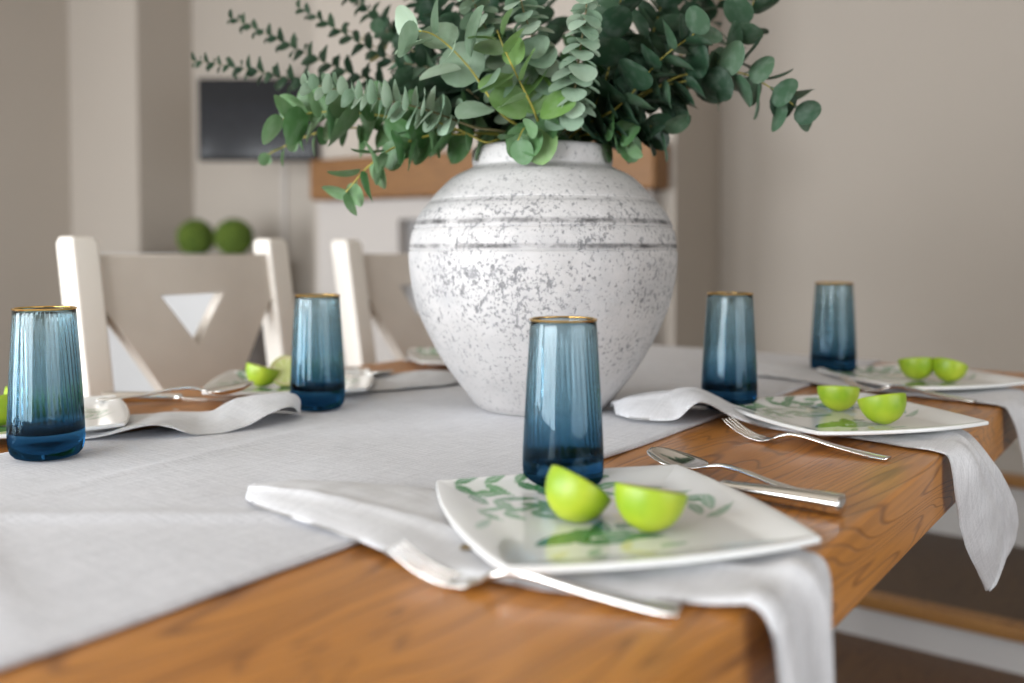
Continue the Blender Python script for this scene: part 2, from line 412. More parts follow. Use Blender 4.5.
# television on the wall
tdep = 4.06; a = at(199, 83, tdep); b = at(318, 160, tdep)
tvw = (b - a).dot(RT); tvz1 = at(240, 79, tdep).z; tvz0 = at(240, 161, tdep).z
c = V3((0, 0, 0)) + a + RT * tvw / 2; c.z = (tvz0 + tvz1) / 2; tvh = tvz1 - tvz0
tv = empty('television', c); tag(tv, 'small black flat television on the back wall, partly behind eucalyptus', 'television')
tv.rotation_euler = (0, 0, math.atan2(RT.y, RT.x) + 0.0)
mb = MB(); mb.box((0, 0.0, 0), (tvw, 0.045, tvh)); mb.build('casing', M['tv_black'], tv, 0.006)
mb = MB(); mb.box((0, -0.0235, -0.045), (tvw - 0.03, 0.004, tvh - 0.13)); mb.build('screen', M['screen'], tv)
mb = MB(); mb.box((0, 0.04, 0), (0.16, 0.04, 0.12)); mb.box((-0.0, 0.24, 0), (0.035, 0.40, 0.05)); mb.box((0.0, 0.44, 0), (0.06, 0.10, 0.12)); mb.build('wall_bracket', M['tv_black'], tv)
# cable trunking under the tv
t0 = wallpt(284, 158, 0.006); t1 = wallpt(284, 255, 0.006)
mb = MB(); mb.box((0, 0, 0), (0.03, 0.012, abs(t0.z - t1.z)), brot)
o = mb.build('cable_trunking', M['trunking'], None, 0.002, loc=V3((t0.x, t0.y, (t0.z + t1.z) / 2)))
tag(o, 'narrow vertical cable cover on the wall below the television', 'cable cover')

# oak mantel beam
a = wallpt(308, 178, 0.16, pG); b = wallpt(654, 170, 0.16, pG)
z1 = wallpt(430, 152, 0.16, pG).z; z0 = wallpt(430, 196, 0.16, pG).z
ln = (b - a).dot(bd)
mb = MB(); mb.box((0, 0, 0), (ln, 0.15, z1 - z0))
cc = a + bd * ln / 2 + (-bn) * 0.08; cc.z = (z0 + z1) / 2
o = mb.build('mantel_beam', M['oak_beam'], None, 0.012); o.location = cc; o.rotation_euler = (0, 0, math.atan2(bd.y, bd.x))
tag(o, 'thick golden oak mantel beam on the wall behind the vase', 'mantel beam')
# pale plaster panel under the beam with a grey fire box in it
a2 = wallpt(318, 300, 0.10, pG); b2 = wallpt(650, 300, 0.10, pG)
fp = empty('fireplace', V3((((a2 + b2) / 2).x, ((a2 + b2) / 2).y, 0))); fp.rotation_euler = (0, 0, math.atan2(bd.y, bd.x))
tag(fp, 'pale plastered fireplace under the oak beam, mostly hidden by the vase', 'fireplace')
w2 = (b2 - a2).dot(bd); ztop = z0 - 0.004
fz = wallpt(404, 219, 0.10, pG).z; ax = ((wallpt(398, 240, 0.10, pG) - (a2 + b2) / 2).dot(bd))
fx0, fx1 = ax, w2 / 2 - 0.25
mb = MB()
mb.box(((-w2 / 2 + fx0) / 2, 0.05, ztop / 2), (fx0 + w2 / 2, 0.095, ztop))
mb.box(((w2 / 2 + fx1) / 2, 0.05, ztop / 2), (w2 / 2 - fx1, 0.095, ztop))
mb.box(((fx0 + fx1) / 2, 0.05, (ztop + fz) / 2), (fx1 - fx0, 0.095, ztop - fz))
mb.build('surround', M['breast'], fp)
mb = MB(); mb.box(((fx0 + fx1) / 2, 0.08, fz / 2), (fx1 - fx0, 0.03, fz)); mb.build('firebox', M['grey_metal'], fp)

# white cabinet, dark basket, two moss balls: they stand in the alcove on the left
cabL = plan(-1.92, 4.40); cabR = plan(-1.23, 4.0)
cd_ = (cabR - cabL); cd_.z = 0; cw = cd_.length; cd_.normalize(); crot = math.atan2(cd_.y, cd_.x); cab = empty('white_cabinet', V3((((cabL + cabR) / 2).x, ((cabL + cabR) / 2).y, 0))); cab.rotation_euler = (0, 0, crot)
tag(cab, 'white painted cabinet behind the back of the nearest cream chair', 'cabinet')
ch = CAM.z + (250 - 255) * 4.2 / FPX
mb = MB(); mb.box((0, 0.13, ch / 2 - 0.015), (cw, 0.26, ch - 0.03)); mb.build('body', M['white'], cab, 0.004)
mb = MB(); mb.box((0.0, 0.12, ch - 0.014), (cw + 0.04, 0.30, 0.028)); mb.build('top', M['white'], cab, 0.006)
for s in (-1, 1):
    mb = MB(); mb.box((s * cw / 4, -0.008, ch / 2), (cw / 2 - 0.03, 0.02, ch - 0.16)); d_ = mb.build('door', M['white'], cab, 0.004)
    vs, fs = lathe([(0.0001, 0.0), (0.012, 0.004), (0.014, 0.012), (0.008, 0.02), (0.0001, 0.022)], 16)
    k_ = link('knob', [V3((v.x - s * -0.05 + (s * cw / 4) - s * 0.1, -0.018 - v.z, v.y + ch * 0.62)) for v in vs], fs, M['handle'], d_)
bk = at(262, 340, 3.70)
bkt = empty('storage_basket', V3((bk.x, bk.y, 0))); bkt.rotation_euler = (0, 0, crot)
tag(bkt, 'dark brown woven basket on the floor right of the white cabinet', 'basket')
zt = at(262, 318, 3.70).z
prof = [(0.10, 0.0), (0.11, 0.0)] + [(0.11 + 0.02 * i / 20 + 0.003 * math.sin(i * 2.2), zt * i / 20) for i in range(21)] + [(0.122, zt), (0.11, zt - 0.02), (0.10, 0.02), (0.0001, 0.02)]
vs, fs = lathe(prof, 48, lambda i, a_, r, z: r + 0.003 * math.sin(a_ * 24 + (i % 2) * PI))
link('basket_body', vs, fs, M['dark_wicker'], bkt)
vs, fs = lathe([(0.118 + 0.008 * math.cos(t * PI / 4), zt + 0.008 * math.sin(t * PI / 4)) for t in range(9)], 48)
link('basket_rim', vs, fs, M['dark_wicker'], bkt)

def moss_ball(p, r, label, seed):
    bm = bmesh.new(); bmesh.ops.create_icosphere(bm, subdivisions=5, radius=r)
    for v in bm.verts:
        n = v.co.normalized()
        v.co = n * r * (1 + 0.10 * noise.noise(n * 9 + V3((seed, 0, 0))) + 0.12 * abs(noise.noise(n * 26 + V3((seed, 3, 1)))))
    me = bpy.data.meshes.new('topiary_ball'); bm.to_mesh(me); bm.free(); me.materials.append(M['moss'])
    o = bpy.data.objects.new('topiary_ball', me); COL.objects.link(o); o.location = p
    tag(o, label, 'topiary ball', 'topiary balls on the white cabinet')
pz = ch
for px, lab, sd in ((196, 'left one of the two round green topiary balls on the white cabinet', 1.0), (234, 'right one of the two round green topiary balls on the white cabinet', 5.0)):
    p = at(px, 236, 4.26 if px < 210 else 4.16); r = 0.081; p.z = pz + r * 0.97
    moss_ball(p, r, lab, sd)

# ---------------------------------------------------------------- table
V1 = 1.02; X0, X1 = -0.06, 1.80; TK = 0.066
tab = empty('dining_table', ((X0 + X1) / 2, V1 / 2, 0))
tag(tab, 'long golden oak dining table with a thick top and grey linen runner', 'dining table')
def TL(p): return V3(p) - V3(((X0 + X1) / 2, V1 / 2, 0))
mb = MB(); mb.box((0, 0, TT - TK / 2), (X1 - X0, V1, TK)); mb.build('tabletop', M['oak'], tab, 0.004)
for x in (0.34, 1.26):
    mb = MB(); mb.box(TL((x, 0.51, 0.37)), (0.11, 0.30, 0.62)); mb.build('leg', M['oak'], tab, 0.01)
    mb = MB(); mb.box(TL((x, 0.51, 0.03)), (0.14, 0.62, 0.06)); mb.build('foot', M['oak'], tab, 0.01)
mb = MB(); mb.box(TL((0.80, 0.51, 0.20)), (0.81, 0.05, 0.10)); mb.build('stretcher', M['oak'], tab, 0.008)

# runner
def runner():
    y0, y1, x0, x1 = 0.268, 0.765, X0 - 0.002, X1 + 0.002
    NX, NY = 230, 60; vs = []; fs = []
    drop = 0.22
    Ltot = (x1 - x0) + drop
    for i in range(NX + 1):
        s = Ltot * i / NX; x = x0 + s
        for j in range(NY + 1):
            y = y0 + (y1 - y0) * j / NY
            yy = y + 0.0035 * noise.noise(V3((x * 5, 0.3 + y, 0))) * 1.0
            z = TT + 0.0045 + 0.0012 * noise.noise(V3((x * 9, y * 9, 0)))
            # pressed fold ridges left from storage
            for (cx, cy, ang, ln, h, w) in ((0.40, 0.45, 2.2, 0.20, 0.0035, 0.012), (0.62, 0.60, 0.1, 0.25, 0.002, 0.010), (0.30, 0.52, 1.3, 0.2, 0.003, 0.014)):
                du = (x - cx) * math.cos(ang) + (yy - cy) * math.sin(ang); dv = -(x - cx) * math.sin(ang) + (yy - cy) * math.cos(ang)
                z += h * math.exp(-(dv / w) ** 2) * math.exp(-(du / ln) ** 4)
            xx = x
            if x > x1: xx = x1 + 0.008; z = TT + 0.002 - (x - x1)
            elif x > x1 - 0.004: xx = x1 + 0.003
            vs.append(V3((xx, yy, z)))
    for i in range(NX):
        for j in range(NY):
            a_ = i * (NY + 1) + j; fs.append((a_, a_ + NY + 1, a_ + NY + 2, a_ + 1))
    o = link('table_runner', vs, fs, M['runner'])
    m = o.modifiers.new('thick', 'SOLIDIFY'); m.thickness = 0.003; m.offset = -1
    tag(o, 'pale grey linen runner laid along the middle of the oak table', 'table runner')
runner()
RZ = TT + 0.0045

# ---------------------------------------------------------------- vase
def vase():
    c = V3((1.022, 0.502, RZ + 0.0012)) - FW0 * 0.028 + RT * 0.003
    zc = lambda y: CAM.z + (250 - (130 + y / 2.277)) * 1.21 / FPX - c.z
    k = 5.74e-4
    outer = [(628, 150), (580, 186), (530, 222), (460, 260), (400, 285), (340, 298), (305, 302), (279, 302), (274, 299), (269, 301.5), (240, 297), (229, 293), (224, 289), (219, 291), (190, 277), (167, 258), (163, 254), (159, 252), (145, 240), (110, 203), (92, 168), (85, 156)]
    pts = [(x * k, zc(y)) for y, x in outer]
    # resample smoothly
    P = catmull([(r, z, 0) for r, z in pts], 150)
    prof = [(0.0001, 0.0), (0.05, 0.0), (pts[0][0] - 0.004, 0.0), (pts[0][0] - 0.001, 0.002)] + [(p.x, max(p.y, 0.004)) for p in P]
    zl = zc(80); zt = zc(41)
    prof += [(0.0905, zl), (0.0915, zl + 0.004), (0.0912, zt - 0.008), (0.0895, zt - 0.003), (0.086, zt), (0.081, zt - 0.002), (0.079, zt - 0.010), (0.079, zl - 0.004)]
    prof += [(0.11, zl - 0.03), (0.15, 0.24), (0.165, 0.18), (0.145, 0.10), (0.08, 0.02), (0.0001, 0.015)]
    def rf(i, a_, r, z):
        if r < 0.02: return r
        return r * (1 + 0.006 * noise.noise(V3((math.cos(a_) * 1.3, math.sin(a_) * 1.3, z * 6)))) + 0.0006 * noise.noise(V3((math.cos(a_) * 9, math.sin(a_) * 9, z * 60)))
    vs, fs = lathe(prof, 160, rf)
    o = link('stoneware_vase', vs, fs, M['vase'], loc=c)
    tag(o, 'large round whitewashed stoneware vase with dark speckles on the grey runner', 'vase')
    return c
VC = vase()

# ---------------------------------------------------------------- eucalyptus
class Leaves:
    def __init__(s): s.v = []; s.f = []
    def leaf(s, base_, d, n, L, W, cup, shape, nc=5):
        d = d.normalized(); side = d.cross(n)
        if side.length < 1e-4: return
        side.normalize(); n = side.cross(d).normalized()
        ts = [0.0, 0.06, 0.18, 0.36, 0.55, 0.74, 0.9, 0.98, 1.0]
        b = len(s.v)
        for t in ts:
            if shape == 'round': w = W * 0.5 * (max(0.0, 1 - (2 * t - 1) ** 2)) ** 0.5 * (1.08 - 0.16 * t)
            elif shape == 'heart': w = W * 0.5 * (max(0.0, 1 - (2 * t ** 0.86 - 1) ** 2)) ** 0.52
            else: w = W * 0.5 * (math.sin(PI * min(1, t ** 0.8))) ** 0.8
            w = max(w, 0.0004)
            for j in range(nc):
                q = -1 + 2 * j / (nc - 1)
                h = cup * L * (q * q * 0.55 * (w / (W * 0.5 + 1e-9)) - 0.9 * (t - 0.35) ** 2 + 0.1)
                s.v.append(base_ + d * (L * t) + side * (w * q) + n * h)
        for i in range(len(ts) - 1):
            for j in range(nc - 1):
                a_ = b + i * nc + j; s.f.append((a_, a_ + nc, a_ + nc + 1, a_ + 1))

def tube(pts, rads, seg=7):
    vs = []; fs = []; prev = None
    for i, p in enumerate(pts):
        t = (pts[min(i + 1, len(pts) - 1)] - pts[max(i - 1, 0)]).normalized()
        if prev is None: a_ = t.orthogonal().normalized()
        else: a_ = (prev - t * prev.dot(t)).normalized()
        prev = a_; b_ = t.cross(a_)
        for k in range(seg):
            an = 2 * PI * k / seg; vs.append(p + (a_ * math.cos(an) + b_ * math.sin(an)) * rads[i])
    n = len(pts)
    for i in range(n - 1):
        for k in range(seg): fs.append((i * seg + k, i * seg + (k + 1) % seg, (i + 1) * seg + (k + 1) % seg, (i + 1) * seg + k))
    fs.append(tuple(range(seg - 1, -1, -1))); fs.append(tuple((n - 1) * seg + k for k in range(seg)))
    return vs, fs

D0 = (VC - CAM).dot(FW)
ZM = VC.z + 0.345
def branch(label, kind, path, leafm, stemm, size, gap, seed, start=0.22, droop=0.0, tilt=0.6):
    rnd = random.Random(seed)
    if kind == 'round': size *= 1.28; gap *= 0.72
    elif kind == 'fine': size *= 1.48; gap *= 1.2
    else: size *= 1.15
    mouth = V3((VC.x, VC.y, 0)) + RT * ((path[0][0] - 542) / FPX * D0 * 0.6) + FW0 * (path[0][2] * 0.6)
    off = mouth - V3((VC.x, VC.y, 0))
    if off.length > 0.055: off *= 0.055 / off.length
    mouth = V3((VC.x, VC.y, ZM - 0.012)) + off
    bot = V3((VC.x, VC.y, ZM - 0.16)) - off * 0.9
    pts3 = [bot, mouth] + [at(px, py, D0 + dd) for px, py, dd in path[1:]]
    n = 70; P = catmull(pts3, n)
    cum = [0.0]
    for i in range(1, n): cum.append(cum[-1] + (P[i] - P[i - 1]).length)
    Lt = cum[-1]
    e = empty('eucalyptus_branch', mouth); tag(e, label, 'eucalyptus branch', 'eucalyptus branches in the vase')
    r0 = 0.0026 if kind != 'fine' else 0.0016
    vs, fs = tube([p - mouth for p in P], [r0 * (1 - 0.72 * c / Lt) for c in cum])
    link('stem', vs, fs, stemm, e)
    lv = Leaves()
    def pos(s):
        s = max(0, min(Lt, s)); i = 0
        while i < n - 2 and cum[i + 1] < s: i += 1
        t = (s - cum[i]) / max(1e-9, cum[i + 1] - cum[i]); return P[i].lerp(P[i + 1], t), (P[min(i + 2, n - 1)] - P[max(0, i - 1)]).normalized()
    s = Lt * 0.0; idx = 0
    # first node just outside the mouth
    i0 = next((i for i in range(n) if P[i].z > ZM + 0.012), n // 4)
    s = max(cum[i0], Lt * start)
    ph = rnd.uniform(0, PI)
    while s <= Lt + 1e-6:
        p, t = pos(s); f = (s - Lt * start) / (Lt * (1 - start) + 1e-9)
        a_ = t.cross(UP)
        if a_.length < 0.1: a_ = t.cross(RT)
        a_.normalize(); b_ = t.cross(a_)
        an = ph + idx * (PI / 2) + rnd.uniform(-0.25, 0.25)
        for sgn in (0, PI):
            if kind == 'round' and rnd.random() < 0.08: continue
            rad = a_ * math.cos(an + sgn) + b_ * math.sin(an + sgn)
            tl = (tilt if tilt != 0.6 else {'stack': 0.38, 'fine': 0.28}.get(kind, tilt)) + rnd.uniform(-0.22, 0.22) + (0.5 if tilt > 0 else 1.5) * max(0, f - 0.75)
            d = rad * math.cos(tl) + t * math.sin(tl); nn = t * math.cos(tl) - rad * math.sin(tl)
            sz = size * rnd.uniform(0.82, 1.15) * (1.0 - (0.28 if kind == 'round' else 0.5) * max(0.0, f - 0.62) / 0.38) * (0.9 if f > 0.1 else 0.85)
            if kind == 'stack':
                lv.leaf(p - mouth + rad * 0.001, d, nn, sz * 0.98, sz * 1.12, 0.16, 'round')
            elif kind == 'fine':
                lv.leaf(p - mouth, d, nn, sz * 1.25, sz * 0.78, 0.2, 'lance', 3)
            else:
                d2 = (d + V3((rnd.uniform(-.3, .3), rnd.uniform(-.3, .3), rnd.uniform(-.3, .2) - droop))).normalized()
                nn2 = (nn + V3((rnd.uniform(-.3, .3), rnd.uniform(-.3, .3), rnd.uniform(-.2, .4)))).normalized()
                pet = 0.18 * sz
                pa = p - mouth; pb_ = pa + d2 * pet
                lv.leaf(pb_, d2, nn2, sz, sz * rnd.uniform(0.88, 1.05), 0.16, 'heart')
                # petiole
                lv.leaf(pa, d2, nn2, pet * 1.3, 0.0022, 0.0, 'lance', 3)
        s += gap * rnd.uniform(0.88, 1.12) * (1.0 - 0.35 * max(0, f)); idx += 1
    o = link('foliage', lv.v, lv.f, leafm, e)
    return e

B = branch
# dense silver spiral-leaved sprays
B('dense silver-green eucalyptus spray reaching left in front, tip just above the television', 'stack', [(520, 165, -.04), (470, 126, -.10), (420, 108, -.13), (360, 95, -.14), (303, 83, -.13)], M['pale'], M['stem_b'], .0305, .0125, 1, .2)
B('dense silver-green eucalyptus spray rising at the front, second from the bouquet centre to the right', 'stack', [(560, 165, -.06), (570, 122, -.12), (577, 70, -.15), (586, 10, -.17), (592, -50, -.17)], M['pale'], M['stem_b'], .029, .0090, 2, .16, tilt=-0.5)
B('silver-green eucalyptus spray with stacked leaves above the vase rim at the bouquet centre', 'stack', [(548, 165, -.05), (545, 100, -.08), (536, 50, -.13), (522, 5, -.15), (512, -45, -.15)], M['pale'], M['stem_b'], .030, .0095, 3, .30, tilt=-0.5)
B('pale silver eucalyptus spray curving up at the top, left of the bouquet centre', 'stack', [(530, 165, -.03), (510, 105, -.04), (495, 50, -.08), (475, 5, -.10), (455, -45, -.10)], M['silver'], M['stem_b'], .031, .0105, 4, .36, tilt=-0.3)
B('greyish eucalyptus spray low on the left, lying just over the vase rim', 'stack', [(505, 165, -.04), (485, 142, -.08), (460, 130, -.10), (430, 120, -.10)], M['silver'], M['stem_y'], .027, .013, 5, .4)
# thin, small-leaved sprigs at the left
B('thin feathery eucalyptus sprig pointing furthest left, over the television top', 'fine', [(515, 165, .03), (440, 118, .05), (370, 98, .07), (310, 84, .09), (250, 70, .10), (191, 60, .11)], M['dark'], M['stem_b'], .0175, .0125, 6, .30)
B('thin feathery eucalyptus sprig above the leftmost one, against the beige wall', 'fine', [(518, 165, .04), (440, 105, .07), (380, 84, .10), (330, 65, .12), (275, 38, .13), (229, 17, .14)], M['dark'], M['stem_b'], .0175, .0130, 7, .30)
B('thin feathery eucalyptus sprig, third from the left, slanting to the upper left', 'fine', [(520, 165, .05), (455, 98, .08), (400, 66, .10), (345, 34, .12), (298, 7, .13)], M['dark'], M['stem_b'], .018, .0125, 8, .30)
B('thin dark eucalyptus sprig leaving the top edge left of the olive leaf', 'fine', [(522, 165, .05), (470, 90, .08), (420, 45, .10), (370, 12, .12), (325, -25, .13)], M['dark'], M['stem_b'], .019, .0120, 9, .28)
B('dark small-leaved eucalyptus sprig at the top, above the round front leaf', 'fine', [(525, 165, .04), (480, 85, .06), (440, 35, .07), (405, -20, .08)], M['dark'], M['stem_b'], .021, .0110, 10, .26)
B('dark small-leaved eucalyptus sprig behind the pale silver spray', 'fine', [(528, 165, .05), (500, 85, .07), (470, 20, .08), (450, -40, .08)], M['dark'], M['stem_b'], .023, .0105, 11, .26)
B('short sprig with olive-yellow leaves between the feathery sprigs on the left', 'round', [(522, 165, .06), (450, 100, .10), (395, 60, .13), (343, 27, .14)], M['olive'], M['stem_b'], .024, .05, 12, .86)
# round-leaved stems, left
B('round-leaved green eucalyptus stem overlapping the right half of the television', 'round', [(510, 165, .0), (440, 128, -.01), (370, 114, -.03), (320, 112, -.05), (283, 119, -.06)], M['mid'], M['stem_y'], .047, .032, 13, .42, .1)
B('round-leaved eucalyptus stem drooping left, in front of the end of the oak beam', 'round', [(512, 165, -.03), (450, 134, -.06), (400, 145, -.08), (370, 165, -.09), (346, 192, -.09)], M['mid'], M['stem_y'], .038, .036, 14, .40, .25)
B('slim drooping eucalyptus stem with small leaves below the television', 'round', [(512, 165, .02), (440, 135, .02), (380, 128, .02), (320, 132, .02), (264, 156, .02)], M['mid'], M['stem_y'], .022, .040, 15, .45, .5)
B('eucalyptus stem with big pale round leaves at its tip, upper left front', 'round', [(525, 165, -.06), (500, 112, -.12), (468, 66, -.16), (436, 36, -.18), (412, 30, -.19)], M['silver'], M['stem_y'], .046, .040, 16, .66)
B('eucalyptus stem with fresh green leaves and yellow stalk at the front, left of centre', 'round', [(542, 165, -.06), (536, 116, -.12), (518, 78, -.15), (504, 48, -.17), (497, 30, -.17)], M['fresh'], M['stem_y'], .039, .036, 17, .40, .1)
B('short leafy eucalyptus stem bending over the front of the vase rim', 'round', [(545, 165, -.06), (536, 134, -.10), (525, 128, -.12), (518, 140, -.135)], M['mid'], M['stem_y'], .032, .024, 18, .35, .2)
B('short eucalyptus stem with hanging oval leaves above the oak beam, left of vase rim', 'round', [(510, 165, -.03), (465, 132, -.05), (430, 128, -.06), (408, 142, -.07)], M['mid'], M['stem_y'], .034, .030, 19, .45, .5)
# round-leaved stems, right
B('dark round-leaved eucalyptus stem reaching furthest right against the plain wall', 'round', [(575, 165, -.02), (625, 108, -.05), (680, 76, -.07), (735, 72, -.08), (768, 86, -.09), (795, 106, -.09)], M['dark'], M['stem_y'], .042, .036, 20, .30)
B('dark eucalyptus stem slanting to the upper right with a yellow stalk', 'round', [(573, 165, .0), (630, 118, -.02), (690, 86, -.03), (728, 56, -.04), (748, 20, -.04), (758, -20, -.04)], M['dark'], M['stem_y'], .038, .036, 21, .30)
B('eucalyptus stem on the right ending in a small green rosette with yellow bud', 'round', [(572, 165, -.04), (620, 105, -.08), (660, 60, -.10), (694, 34, -.12)], M['dark'], M['stem_y'], .038, .030, 22, .30)
B('dark eucalyptus stem behind the rosette, rising to the top right', 'round', [(570, 165, .03), (630, 95, .05), (675, 40, .07), (705, -20, .08)], M['dark'], M['stem_b'], .036, .032, 23, .3)
B('slim dark eucalyptus stem at the top right with narrow leaves', 'fine', [(572, 165, .05), (640, 90, .08), (695, 40, .10), (735, -25, .11)], M['dark'], M['stem_y'], .030, .026, 24, .45)
B('low dark eucalyptus stem drooping right beside the vase shoulder', 'round', [(578, 165, -.01), (615, 128, -.03), (640, 124, -.04), (660, 130, -.05)], M['dark'], M['stem_y'], .040, .026, 25, .30, .25)
B('short olive-green eucalyptus stem over the right edge of the vase rim', 'round', [(582, 165, -.03), (602, 134, -.06), (618, 132, -.07), (628, 146, -.08)], M['mid'], M['stem_y'], .036, .024, 26, .30, .2)
B('broad-leaved dark eucalyptus stem just right of the hanging silver sprays', 'round', [(568, 165, -.03), (598, 100, -.07), (612, 50, -.08), (622, -10, -.08)], M['dark'], M['stem_y'], .044, .028, 27, .25)
B('dark green eucalyptus stem to the right of the broad-leaved one', 'round', [(570, 165, .0), (620, 92, .0), (650, 40, .0), (668, -20, .0)], M['dark'], M['stem_y'], .042, .028, 28, .25)
B('mid-green eucalyptus stem behind the silver sprays at the top centre', 'round', [(555, 165, .03), (575, 80, .03), (600, 25, .04), (612, -35, .04)], M['mid'], M['stem_y'], .040, .028, 29, .25)
B('dark eucalyptus stem deep in the bouquet, left of centre', 'round', [(530, 165, .03), (505, 100, .03), (470, 60, .02), (440, 20, .02)], M['dark'], M['stem_b'], .038, .026, 30, .25)
B('dark eucalyptus stem deep in the middle of the bouquet', 'round', [(545, 165, .05), (545, 90, .06), (540, 40, .06), (535, -30, .06)], M['dark'], M['stem_b'], .040, .026, 31, .25)
B('dark leafy eucalyptus stem low on the left of the bouquet, behind the front spray', 'round', [(520, 165, .04), (480, 120, .04), (440, 100, .04), (400, 90, .04)], M['dark'], M['stem_b'], .036, .026, 32, .25)
B('dark leafy eucalyptus stem low at the back, right of the vase mouth', 'round', [(565, 165, .05), (600, 120, .06), (640, 95, .06), (672, 82, .06)], M['dark'], M['stem_b'], .038, .026, 33, .25)

B('dark leafy eucalyptus stem at the back, top centre left', 'round', [(535, 165, .04), (505, 70, .06), (495, 10, .07), (490, -40, .07)], M['dark'], M['stem_b'], .036, .028, 34, .25)
B('green leafy eucalyptus stem inside the bouquet behind the fresh green leaves', 'round', [(540, 165, .0), (520, 105, -.03), (500, 60, -.05), (480, 25, -.06)], M['mid'], M['stem_b'], .036, .028, 35, .25)
B('dark leafy eucalyptus stem inside the bouquet, right of centre', 'round', [(565, 165, .02), (600, 95, .02), (640, 55, .02), (672, 20, .02)], M['dark'], M['stem_b'], .038, .028, 36, .25)
B('mid-green eucalyptus stem on the right, under the rosette', 'round', [(570, 165, -.02), (612, 112, -.05), (650, 90, -.07), (690, 80, -.08)], M['dark'], M['stem_y'], .038, .028, 37, .3, .1)
B('leafy green eucalyptus stem filling the left of the bouquet above the front spray', 'round', [(525, 165, .0), (480, 100, -.01), (440, 72, -.02), (400, 62, -.02)], M['dark'], M['stem_b'], .034, .028, 38, .28)
B('silver-green eucalyptus stem with round leaves low at the front of the vase mouth', 'round', [(555, 165, -.05), (560, 128, -.09), (566, 112, -.10), (575, 108, -.11)], M['silver'], M['stem_y'], .032, .022, 39, .3, .2)
B('dark leafy eucalyptus stem filling the upper left of the bouquet behind the big pale leaves', 'round', [(528, 165, .03), (485, 90, .02), (450, 40, .01), (425, -10, .01)], M['dark'], M['stem_b'], .034, .024, 40, .28)
B('dark leafy eucalyptus stem at the upper left edge of the dense bouquet, beside feathery sprigs', 'round', [(526, 165, .05), (470, 95, .06), (425, 60, .07), (385, 30, .08)], M['dark'], M['stem_b'], .028, .022, 41, .32)

# ---------------------------------------------------------------- glasses
def make_glass():
    e = empty('glass_tumbler')
    Ht = 0.150
    out = [(0.0001, 0.0012), (0.018, 0.0008), (0.0255, 0.0), (0.0300, 0.0016), (0.0335, 0.0055), (0.0353, 0.0115), (0.0360, 0.020), (0.0360, 0.030)]
    for i in range(1, 25):
        t = i / 24; out.append((0.0360 + (0.0292 - 0.0360) * t ** 1.15, 0.030 + (Ht - 0.030) * t))
    inn = [(0.0285, Ht + 0.0006), (0.0277, Ht - 0.0003)]
    for i in range(1, 25):
        t = 1 - i / 24; inn.append((0.0340 + (0.0277 - 0.0340) * t ** 1.15, 0.030 + (Ht - 0.031) * t))
    inn += [(0.0332, 0.0295), (0.0305, 0.0270), (0.026, 0.0255), (0.015, 0.0248), (0.0001, 0.0245)]
    nout = len(out)
    def rf(i, a_, r, z):
        if i > nout and z < Ht - 0.004 and r > 0.01:
            k = sstep(Ht - 0.004, Ht - 0.02, z) if False else min(1.0, (Ht - 0.004 - z) / 0.02)
            if z < 0.032: k *= max(0.0, (z - 0.022) / 0.01)
            return r + 0.00042 * k * math.cos(42 * (a_ + 1.4 * z))
        return r
    vs, fs = lathe(out + inn, 240, rf)
    b_ = link('glass_body', vs, fs, M['glass'], e)
    rim = [(0.0290 + 0.00135 * math.cos(t * 2 * PI / 12), Ht + 0.0004 + 0.0011 * math.sin(t * 2 * PI / 12)) for t in range(13)]
    vs, fs = lathe(rim, 96)
    link('gold_rim', vs, fs, M['gold'], e)
    return e
g0 = make_glass()
gl = [((563, 494), 'blue ribbed tumbler in the centre, in front of the vase and behind the nearest plate', RZ, 0.703, 0.255),
      ((47, 461), 'blue ribbed tumbler at the far left edge of the picture', RZ, 0, 0),
      ((318, 412), 'blue ribbed tumbler on the runner in front of the second chair', RZ, 0, 0),
      ((729, 412), 'blue tumbler just right of the vase, beside the folded napkin', RZ, 0, 0),
      ((833, 378), 'furthest blue tumbler, right of the vase near the far table end', RZ, 0, 0)]
for i, (px, lab, z, u, v) in enumerate(gl):
    o = g0 if i == 0 else copy_tree(g0)
    p = on_z(px[0], px[1] - 4 * 0.9 / max(0.8, (on_z(px[0], px[1], z) - CAM).dot(FW)), z)
    o.location = V3((p.x, p.y, z + 0.0012)); o.rotation_euler = (0, 0, 0.4 * i); o.scale = ((0.965, 0.975, 0.97, 0.985, 1.0)[i],) * 3
    tag(o, lab, 'glass', 'blue tumblers with gold rims')

